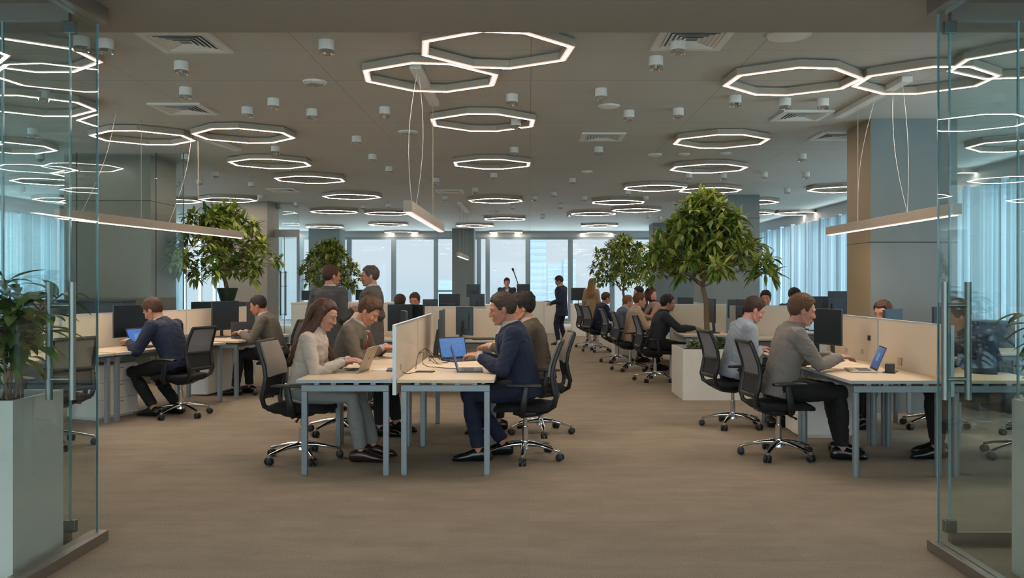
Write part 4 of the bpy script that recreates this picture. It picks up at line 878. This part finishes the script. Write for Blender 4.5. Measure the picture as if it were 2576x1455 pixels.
phone('grey notebook lying on the left front desk beside the divider', (-1.14, 7.16, .75), R(6), 'notebook', (.15, .21, .012), 'mon_blue', 'notebook')
phone('flat white papers on the left front desk beside the grey notebook', (-1.27, 7.22, .75), R(-12), 'paper_sheet', (.10, .20, .003), 'paper', 'paper')
phone('tray on the small cross desk beside the blue-grey monitor', (-.60, 11.05, .75), R(10), 'document_tray', (.30, .22, .02), 'mon_back', 'tray')
def cable(label, pts, r=.003):
    mb = MB(); P = [V(p) for p in pts]; out = []
    for i in range(len(P) - 1):
        p0, p1, p2, p3 = P[max(i - 1, 0)], P[i], P[i + 1], P[min(i + 2, len(P) - 1)]
        for k in range(6):
            t = k / 6; out.append(.5 * ((2 * p1) + (p2 - p0) * t + (2 * p0 - 5 * p1 + 4 * p2 - p3) * t * t + (3 * p1 - p0 - 3 * p2 + p3) * t ** 3))
    out.append(P[-1]); mb.tube(out, r, 8); return tag(mb.build('cable', MT['cable'], smooth=60), label, 'cable')
zt = .754
cable('black cable looping from the divider edge to the phone', [(-1.02, 6.75, .78), (-1.00, 6.85, zt), (-.95, 6.95, zt), (-.90, 7.0, zt)])
cable('black cable snaking across the desk to the front laptop', [(-1.02, 7.75, .84), (-.97, 7.70, .86), (-.96, 7.55, .78), (-.90, 7.45, zt), (-.82, 7.38, zt), (-.72, 7.30, zt), (-.62, 7.24, zt + .004)])
cable('black cable arching high against the divider behind the phone', [(-.98, 7.25, zt), (-1.0, 7.45, .80), (-1.0, 7.62, .86), (-.97, 7.85, .88), (-.94, 8.1, .82), (-.93, 8.3, zt)])
cable('black cable tangled at the foot of the edge-on monitor', [(-.95, 7.95, zt), (-.90, 7.85, .80), (-.82, 7.90, .81), (-.76, 7.8, zt), (-.84, 7.68, zt), (-.93, 7.76, .80), (-.90, 7.95, .83), (-.86, 8.1, zt)])
cable('black cable from the blue-screened laptop to the tangle', [(-.72, 7.96, zt + .003), (-.78, 7.84, zt), (-.86, 7.80, zt), (-.92, 7.88, .82), (-.98, 7.92, .88)])
# --- right bench
RX = 2.47
make_desk('front desk of the right bench, where the man in the grey shirt types', (RX, 6.4, 0), 0, 1.29, .74, 'round')
make_desk('second desk of the right bench, where the man in pale blue sits', (RX, 7.7, 0), 0, 1.29, .74, 'round')
make_desk('front far-side desk of the right bench, before the man in blue sweater', (3.985, 7.69, 0), PI, 1.29, .74, 'round')
make_desk('second far-side desk of the right bench, before the brown-haired woman', (3.985, 8.99, 0), PI, 1.29, .74, 'round')
make_divider('cream divider at the near end of the right bench, seen through the door glass', (3.228, 6.36, 0), 0, 1.32, sockets=(('w', -1, .16, .82, .085), ('w', -1, .86, .82, .07)))
make_divider('cream divider in the middle of the right bench behind the monitor', (3.228, 7.69, 0), 0, 1.30, sockets=(('w', -1, .35, .84, .05), ('b', -1, .18, .98, .045), ('w', -1, .75, .82, .05)))
make_laptop('open laptop with dark blue screen used by the man in the grey shirt', (2.82, 7.10, .75), R(-12), 112, 'alu', MT['scr_navy'], ui=((-.03, .03, .08, .15),))
make_monitor('portrait-shaped dark monitor on the right bench beside the grey-shirted man', (2.86, 7.98, .75), R(204), .36, .345, .33, 'mon_back')
make_monitor('dark monitor seen edge-on behind the grey-shirted man', (2.84, 8.80, .75), R(168), .46, .36, .30)
make_monitor('dark monitor on the far side of the right bench beside the woman', (3.62, 8.30, .75), R(-42), .52, .32, .33)
make_monitor('monitor top behind the door handle on the far side of the right bench', (4.65, 9.2, .75), R(-70), .52, .32, .33)
def power_cube(label, loc, rz=0):
    c = thing('desk_power_hub', label, 'power hub', loc, rz); MB().bb(-.035, .035, -.035, .035, 0, .075).build('hub_body', MT['black'], c, bev=.005); MB().bb(-.08, .16, -.05, .05, 0, .004).build('hub_plate', MT['mon_back'], c, bev=.001)
power_cube('black power cube on the front desk of the right bench', (3.02, 6.98, .75), R(60))
phone('open papers beside the monitor on the right bench', (2.74, 7.70, .75), R(30), 'paper_sheet', (.21, .297, .004), 'paper', 'paper')
phone('black folder under the portrait monitor on the right bench', (2.72, 8.02, .75), R(60), 'folder', (.22, .30, .02), 'mon_back', 'folder')
# under the right bench
make_pedestal('grey drawer unit under the right bench beyond the black shoes', (2.86, 8.25, 0), R(180), .42, .52, .58)
# --- left bench, two angled desks
make_desk('nearest desk of the left bench, partly behind the left glass door', L1(-.02, 0), a1, 1.6, .78)
make_desk('left bench desk where the man in the navy jacket works', L1(1.72, 0), a1, 1.70, .78)
make_desk('far desk of the left bench where the grey-suited man types', L2(1.55, 0), a2, 1.52, .78)
make_divider('cream divider of the left bench seen through the left glass door', L1(-1.62, .80), a1 - PI, 1.60, .6, 1.15)
make_divider('cream divider behind the monitor of the navy-jacketed man', L1(0, .80), a1 - PI, 1.90, .6, 1.15)
make_divider('cream divider behind the far monitor of the left bench', L2(.10, .80), a2 - PI, 1.58, .6, 1.15)
make_monitor('large dark monitor in front of the navy-jacketed man', L1(.86, .60, .75), a1 + PI - R(6), .60, .38, .30)
make_laptop('open laptop with blue screen before the navy-jacketed man', L1(.78, .34, .75), a1 + R(8), 108, 'mon_back', MT['scr_win'], ui=((-.05, .05, .06, .15),))
make_monitor('dark monitor on the far desk of the left bench', L2(.72, .58, .75), a2 + PI - R(12), .52, .40, .30)
make_laptop('dark open laptop under the hands of the grey-suited man on the left', L2(.62, .26, .75), a2 + R(-60), 112, 'mon_back')
make_pedestal('white drawer unit under the desk of the navy-jacketed man', L1(.30, .50), a1 + PI, .55, .45, .60)
c = thing('storage_cabinet', 'low white cabinet behind the legs of the far left desk', 'cabinet', L2(.85, .68), a2 + PI)
m = MB(); m.bb(-.12, .12, -.62, .62, .02, .62); m.build('carcass', MT['white'], c, bev=.003); m = MB(); m.bb(.12, .138, -.62, -.003, .03, .61); m.build('cabinet_door', MT['white'], c, bev=.002); m = MB(); m.bb(.12, .138, .003, .62, .03, .61); m.build('cabinet_door', MT['white'], c, bev=.002)
def bottle(label, loc):
    c = thing('desk_speaker', label, 'speaker', loc); b = MB(); b.tube([(0, 0, 0), (0, 0, .05), (0, 0, .085), (0, 0, .10)], [.045, .045, .034, .012], 18); b.build('speaker_body', MT['mon_blue'], c, smooth=50)
bottle('small rounded grey speaker on the left bench between the two men', L1(1.55, .45, .75))
# cabinet with the big potted tree behind the left bench
c = thing('storage_cabinet', 'tall black cabinet under the potted tree behind the left bench', 'cabinet', (-4.86, 13.3, 0)); m = MB(); m.bb(-.42, .42, -.25, .25, 0, 1.2); m.build('carcass', MT['black'], c, bev=.004); m = MB(); m.bb(-.41, -.003, -.268, -.25, .03, 1.17); m.build('cabinet_door', MT['black'], c); m = MB(); m.bb(.003, .41, -.268, -.25, .03, 1.17); m.build('cabinet_door', MT['black'], c)
c = thing('plant_pot', 'dark green pot holding the large tree behind the left bench', 'pot', (-4.80, 13.3, 1.2)); m = MB(); m.tube([(0, 0, 0), (0, 0, .03), (0, 0, .2), (0, 0, .22)], [.10, .11, .16, .165], 22); m.build('pot_body', pbr('green_pot', '23301f', .5), c, smooth=50)
make_tree('large leafy potted tree behind the left bench', (-4.80, 13.3, 1.42), .25, (.90, .0, 1.28), 30, 4, .19, .058, .030, 'round', (-.10, 0), 9)
# --- the angled group behind the planter, right of the middle aisle
make_desk('desk behind the right planter where the dark-jacketed man leans', (2.22, 11.9, 0), 0, 1.45, .72, 'round')
make_divider('cream divider behind the desk with the dark-jacketed man', (3.02, 12.78, 0), PI / 2, .86, 0, 1.175)
make_divider('cream divider with a dark cable port behind the pale blue shirted man', (3.74, 11.95, 0), PI / 2, .86, 0, 1.175, sockets=(('hole', -1, .42, 1.05, .045),))
make_desk('desk beyond the planter with its end facing the pale blue shirted man', (3.72, 11.20, 0), PI / 2, .80, .70, 'round')
make_desk('desk of the man in the cream jacket', (2.25, 13.45, 0), 0, 1.5, .72, 'round')
make_desk('desk of the blond man in the grey-blue suit', (2.25, 15.0, 0), 0, 1.3, .72, 'round')
make_desk('desk of the navy-suited man far along the middle aisle', (2.05, 17.6, 0), 0, 1.5, .72, 'round')
make_divider('cream divider beside the desk of the man in the cream jacket', (2.99, 13.42, 0), 0, 1.5, 0, 1.15)
make_divider('cream divider beside the desk of the blond man', (2.99, 14.98, 0), 0, 1.4, 0, 1.15)
make_monitor('slim monitor on a silver stand between the two cream dividers', (2.70, 12.45, .75), R(186), .50, .36, .34)
make_monitor('dark monitor seen edge-on behind the slender tree trunk', (2.98, 12.05 - .35, .75), R(4), .44, .44, .30)
make_monitor('monitor in front of the man in the cream jacket', (2.72, 14.5, .75), R(200), .50, .34, .33)
make_monitor('monitor in front of the far navy-suited man', (2.52, 18.5, .75), R(200), .50, .34, .35)
phone('sheet of paper beside the slim monitor with the silver stand', (2.66, 12.62, .75), R(60), 'paper_sheet', (.21, .297, .003), 'paper', 'paper')
make_planter('cream planter box with the slender umbrella-shaped tree', 1.97, 2.90, 10.66, 11.5, .65)
make_tree('slender tree with a wide drooping crown in the cream planter', (2.40, 11.0, .60), .84, (.92, .84, 2.02), 38, 21, .22, .058, .036, 'umbrella', (-.10, 0), 10)
make_shrub('low leafy ground cover around the slender tree trunk', (2.43, 11.05, .62), 26, .16, (.36, .30), 31, .09, .035, 'ground_cover', .4, 2)
make_planter('cream planter box behind the seated men in the middle aisle', 1.70, 2.15, 16.45, 17.1, .65)
make_tree('bushy tree behind the seated row of men in the middle aisle', (1.92, 16.8, .60), .72, (.68, .76, 1.80), 26, 33, .15, .045, .030, 'round', (-.02, 0), 9)
make_planter('white planter box behind the two standing men', -5.2, -4.5, 19.9, 20.5, .65)
make_tree('round bushy tree behind the two standing men', (-4.80, 20.2, .60), .70, (.74, .62, 1.90), 30, 44, .16, .048, .030, 'round', (0, 0), 10)
# --- background furniture
def counter(label, x0, x1, y0, y1, h, mt='white', name='low_counter', cat='counter'):
    c = thing(name, label, cat, ((x0 + x1) / 2, (y0 + y1) / 2, 0)); hx, hy = (x1 - x0) / 2, (y1 - y0) / 2
    MB().bb(-hx + .01, hx - .01, -hy + .01, hy, 0, h - .03).build('counter_body', MT[mt], c, bev=.003); MB().bb(-hx, hx, -hy, hy, h - .03, h).build('counter_top', MT[mt], c, bev=.003)
    n = max(2, int((x1 - x0) / .6)); s = MB()
    for i in range(1, n): s.bb(-hx + 2 * hx * i / n - .003, -hx + 2 * hx * i / n + .003, -hy + .008, -hy + .012, .02, h - .05)
    s.build('door_gap', MT['mon_blue'], c)
counter('long dark cabinet behind the left bench', -8.2, -5.5, 11.3, 11.7, 1.27, 'mon_back', 'storage_cabinet', 'cabinet')
counter('long white counter behind the two standing men', -4.85, -2.75, 17.0, 17.6, 1.1)
counter('white counter in front of the far windows, right of the standing navy man', 1.2, 2.0, 23.5, 24.1, .9)
counter('white counter in front of the far windows, behind the standing navy man', .05, .85, 24.6, 25.2, .95)
counter('white counter the smiling man stands behind', -1.35, .0, 21.3, 21.8, .95)
make_monitor('black monitor on the left end of the long white counter', (-4.4, 17.3, 1.1), R(-80), .6, .20, .14, stand=True)
make_monitor('black monitor on the right end of the long white counter', (-3.35, 17.3, 1.1), R(-100), .5, .22, .15, stand=True)
make_monitor('grey monitor on the white counter right of the standing navy man', (1.42, 23.8, .9), R(-90), .42, .36, .28, 'mon_blue')
make_monitor('black monitor beside the lamp in front of the smiling man', (-.14, 21.55, .95), R(100), .34, .28, .38)
c = thing('desk_lamp', 'black swing-arm lamp reaching up beside the smiling man', 'lamp', (-.24, 21.55, .95)); m = MB(); m.cyl((0, 0, 0), (0, 0, .02), .07, n=18); m.build('lamp_base', MT['black'], c, smooth=40); m = MB(); m.tube([(0, 0, .02), (0, 0, .42), (-.06, 0, .60), (-.16, 0, .88)], .014, 8); m.build('lamp_arm', MT['black'], c, smooth=40); m = MB(); m.tube([(-.155, 0, .86), (-.18, 0, .93)], .03, 10); m.build('lamp_head', MT['black'], c, smooth=40)
# distant bench in the middle, monitors backs towards us
make_desk('distant desk before the bespectacled seated man facing us', (-1.05, 12.95, 0), PI / 2, 1.5, .7)
make_divider('cream divider in front of the seated man facing us', (-1.05, 12.88, 0), PI / 2, 1.5, 0, 1.14)
make_monitor('black monitor left of the man facing us', (-1.56, 13.25, .75), R(95), .24, .34, .32); make_monitor('small black monitor right of the man facing us', (-1.30, 13.35, .75), R(70), .26, .28, .28)
make_desk('far desk with a black monitor seen from behind, left of the pillar', (-1.1, 17.8, 0), PI / 2, 1.6, .7)
make_divider('pale divider in front of the far desk with monitors', (-.9, 17.72, 0), PI / 2, 1.9, 0, 1.0)
make_monitor('black monitor with its back and stand facing us on the far desk', (-1.72, 18.1, .75), R(92), .46, .34, .34)
make_monitor('grey monitor at the right end of the far desk', (-1.12, 18.1, .75), R(80), .34, .34, .34, 'mon_blue'); make_monitor('grey monitor raised behind the others on the far desk', (-1.22, 18.38, .75), R(85), .30, .28, .58, 'mon_blue')
# right background: desks by the curtains
make_desk('distant desk by the right curtains with a cluster of monitors', (5.6, 12.6, 0), PI / 2, 1.6, .75)
for x, y, a, w, h, z, l in ((4.46, 13.0, 70, .42, .36, .36, 'left'), (4.74, 12.85, 100, .30, .34, .34, 'second from left'), (4.92, 13.2, 80, .36, .40, .42, 'tallest'), (5.35, 13.0, 60, .34, .36, .33, 'rightmost')): make_monitor('dark monitor, %s of the cluster by the right curtains' % l, (x, y, .75), R(a), w, h, z, 'mon_blue' if l == 'tallest' else 'mon_back')
make_desk('distant desk before the dark-haired man by the curtains', (4.55, 13.2, 0), PI / 2, 1.2, .7)
make_monitor('dark monitor on the distant desk left of the dark-haired man', (3.42, 13.5, .75), R(80), .40, .30, .33)
c = thing('desk_lamp', 'thin grey swing-arm lamp beside the dark-haired man', 'lamp', (4.42, 13.35, .75)); m = MB(); m.cyl((0, 0, 0), (0, 0, .02), .06, n=18); m.build('lamp_base', MT['black'], c, smooth=40); m = MB(); m.tube([(0, 0, .02), (-.12, 0, .32), (.05, 0, .50), (.22, 0, .42)], .008, 8); m.build('lamp_arm', MT['mon_blue'], c, smooth=40); m = MB(); m.tube([(.20, 0, .44), (.25, 0, .37)], [.02, .045], 12); m.build('lamp_head', MT['black'], c, smooth=40)
make_desk('desk behind the blue-sweatered man, beside the right pillar', (5.6, 8.9, 0), PI / 2, 1.3, .7)
make_desk('desk near the right windows behind the blue-sweatered man', (7.0, 8.9, 0), PI / 2, 1.3, .7)
counter('grey-green cabinet behind the blue-sweatered man', 5.25, 5.7, 9.75, 10.2, 1.05, 'mon_blue', 'storage_cabinet', 'cabinet')
# --- chairs
def chair(label, x, y, rz, style='mesh', arms=True): return make_chair(label, style, (x, y, 0), R(rz), arms)
chair('taupe-backed swivel chair under the woman in cream', -1.93, 7.10, -4, 'pad'); chair('taupe-backed swivel chair under the navy-suited man', -.03, 7.14, 177, 'pad')
chair('swivel chair under the man in the brown suit', .12, 8.35, 186, 'pad'); chair('pale-backed swivel chair under the man with the red tie', -1.90, 8.36, 5, 'white')
chair('swivel chair under the man in the grey shirt', 2.16, 7.22, 4); chair('swivel chair under the man in the pale blue shirt', 2.13, 8.72, 8)
chair('swivel chair under the brown-haired woman behind the divider', 4.18, 8.62, 185); chair('swivel chair under the man in the blue sweater', 4.22, 7.15, 178)
chair('swivel chair under the man in the navy jacket at the left bench', *L1(.62, -.30)[:2], math.degrees(a1) + 4); chair('swivel chair under the grey-suited man at the left bench', *L2(.56, -.30)[:2], math.degrees(a2) + 8)
chair('empty grey swivel chair behind the left glass door', -4.32, 7.62, 150, 'pad'); chair('empty grey chair by the right planter behind the door glass', 4.98, 8.2, 160, 'pad')
chair('swivel chair under the dark-jacketed man', 1.93, 12.75, 4); chair('swivel chair under the man in the cream jacket', 1.74, 14.3, 6); chair('swivel chair under the blond man in grey-blue', 1.68, 15.75, 8)
chair('swivel chair under the far navy-suited man', 1.50, 18.2, 20); chair('empty swivel chair at the far end of the aisle row', 1.42, 19.4, 10)
# ================================================================ daylight, the view outside, camera
w = bpy.data.worlds.new('hazy_sky'); SC.world = w; w.use_nodes = True; nt = w.node_tree; nt.nodes.clear()
o = N(nt, 'ShaderNodeOutputWorld'); b = N(nt, 'ShaderNodeBackground'); tc = N(nt, 'ShaderNodeTexCoord'); sp = N(nt, 'ShaderNodeSeparateXYZ'); L(nt, tc.outputs['Generated'], sp.inputs[0])
cr = N(nt, 'ShaderNodeValToRGB'); e = cr.color_ramp.elements; e[0].position = .0; e[0].color = (*lin('a7bfcb'), 1); e[1].position = 1; e[1].color = (*lin('bcc8d2'), 1)
mr = N(nt, 'ShaderNodeMapRange'); mr.inputs[1].default_value = -.12; mr.inputs[2].default_value = 1; L(nt, sp.outputs[2], mr.inputs[0]); L(nt, mr.outputs[0], cr.inputs[0])
x = e.new(.10); x.color = (*lin('b0c5d0'), 1); x = e.new(.125); x.color = (*lin('bac8d1'), 1); x = e.new(.2); x.color = (*lin('c0cad3'), 1)
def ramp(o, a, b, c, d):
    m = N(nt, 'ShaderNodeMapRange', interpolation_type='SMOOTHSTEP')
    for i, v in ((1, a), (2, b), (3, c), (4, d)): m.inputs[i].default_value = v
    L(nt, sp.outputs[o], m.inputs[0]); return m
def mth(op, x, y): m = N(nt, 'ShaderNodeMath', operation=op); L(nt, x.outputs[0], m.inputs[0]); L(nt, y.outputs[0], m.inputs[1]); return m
st = mth('MULTIPLY', mth('ADD', ramp(2, .08, .8, SKY_S, SKY_S * 9), ramp(2, -.45, -.10, 5.0, 0)), ramp(1, -.6, .0, 4.5, 1)); L(nt, st.outputs[0], b.inputs[1])  # sky strength raised behind the camera as added front fill
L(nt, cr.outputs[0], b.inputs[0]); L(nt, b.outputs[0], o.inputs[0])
MT['hazy'] = pbr('hazy_tower_cladding', '363f43', .9, var=.03, scale=.05); MT['hazy2'] = pbr('hazy_tower_pale', '3b4447', .9, var=.03, scale=.05)  # distance haze is put into these flat tower colours
def tower(label, px0, px1, ptop, Y, mt):
    X0, X1 = plan(px0, Y), plan(px1, Y); zt = EYE + (VY - ptop) * Y / F
    c = thing('office_tower', label, 'building', ((X0 + X1) / 2, Y + 15, 0)); h = (X1 - X0) / 2
    MB().bb(-h, h, -15, 15, -60, zt).build('tower_block', MT[mt], c)
    g = MB(); z = zt - 4
    while z > -30: g.bb(-h - .05, h + .05, -15.1, 15.1, z, z + 1.3); z -= 4.5
    g.build('window_band', MT['hazy2' if mt == 'hazy' else 'hazy'], c)
tower('hazy tall tower outside the far window, left of the others', 1330, 1374, 560, 560, 'hazy2')
tower('hazy lower block outside the far window', 1378, 1425, 664, 500, 'hazy')
tower('hazy narrow tower outside the far window, right of the others', 1418, 1448, 652, 440, 'hazy')
tower('hazy low block outside beyond the middle far window', 1100, 1180, 704, 900, 'hazy')
cam = bpy.data.cameras.new('camera'); co = bpy.data.objects.new('camera', cam); COL.objects.link(co); SC.camera = co
co.location = (0, 0, EYE); co.rotation_euler = (R(90), 0, 0); cam.sensor_width = 36; cam.lens = F / 2576 * 36; cam.clip_end = 60000
cam.shift_x = (1288 - VX) / 2576; cam.shift_y = (VY - 727.5) / 2576
SC.view_settings.view_transform = 'Standard'; SC.view_settings.look = 'None'; SC.view_settings.gamma = 1; SC.view_settings.use_curve_mapping = False; SC.view_settings.exposure = EXPO
SC.cycles.max_bounces = 10; SC.cycles.diffuse_bounces = 4; SC.cycles.glossy_bounces = 4; SC.cycles.transparent_max_bounces = 24; SC.cycles.caustics_reflective = False; SC.cycles.caustics_refractive = False
SC.cycles.use_denoising = True; SC.cycles.use_adaptive_sampling = True; SC.cycles.adaptive_threshold = .02; SC.cycles.sample_clamp_indirect = 6
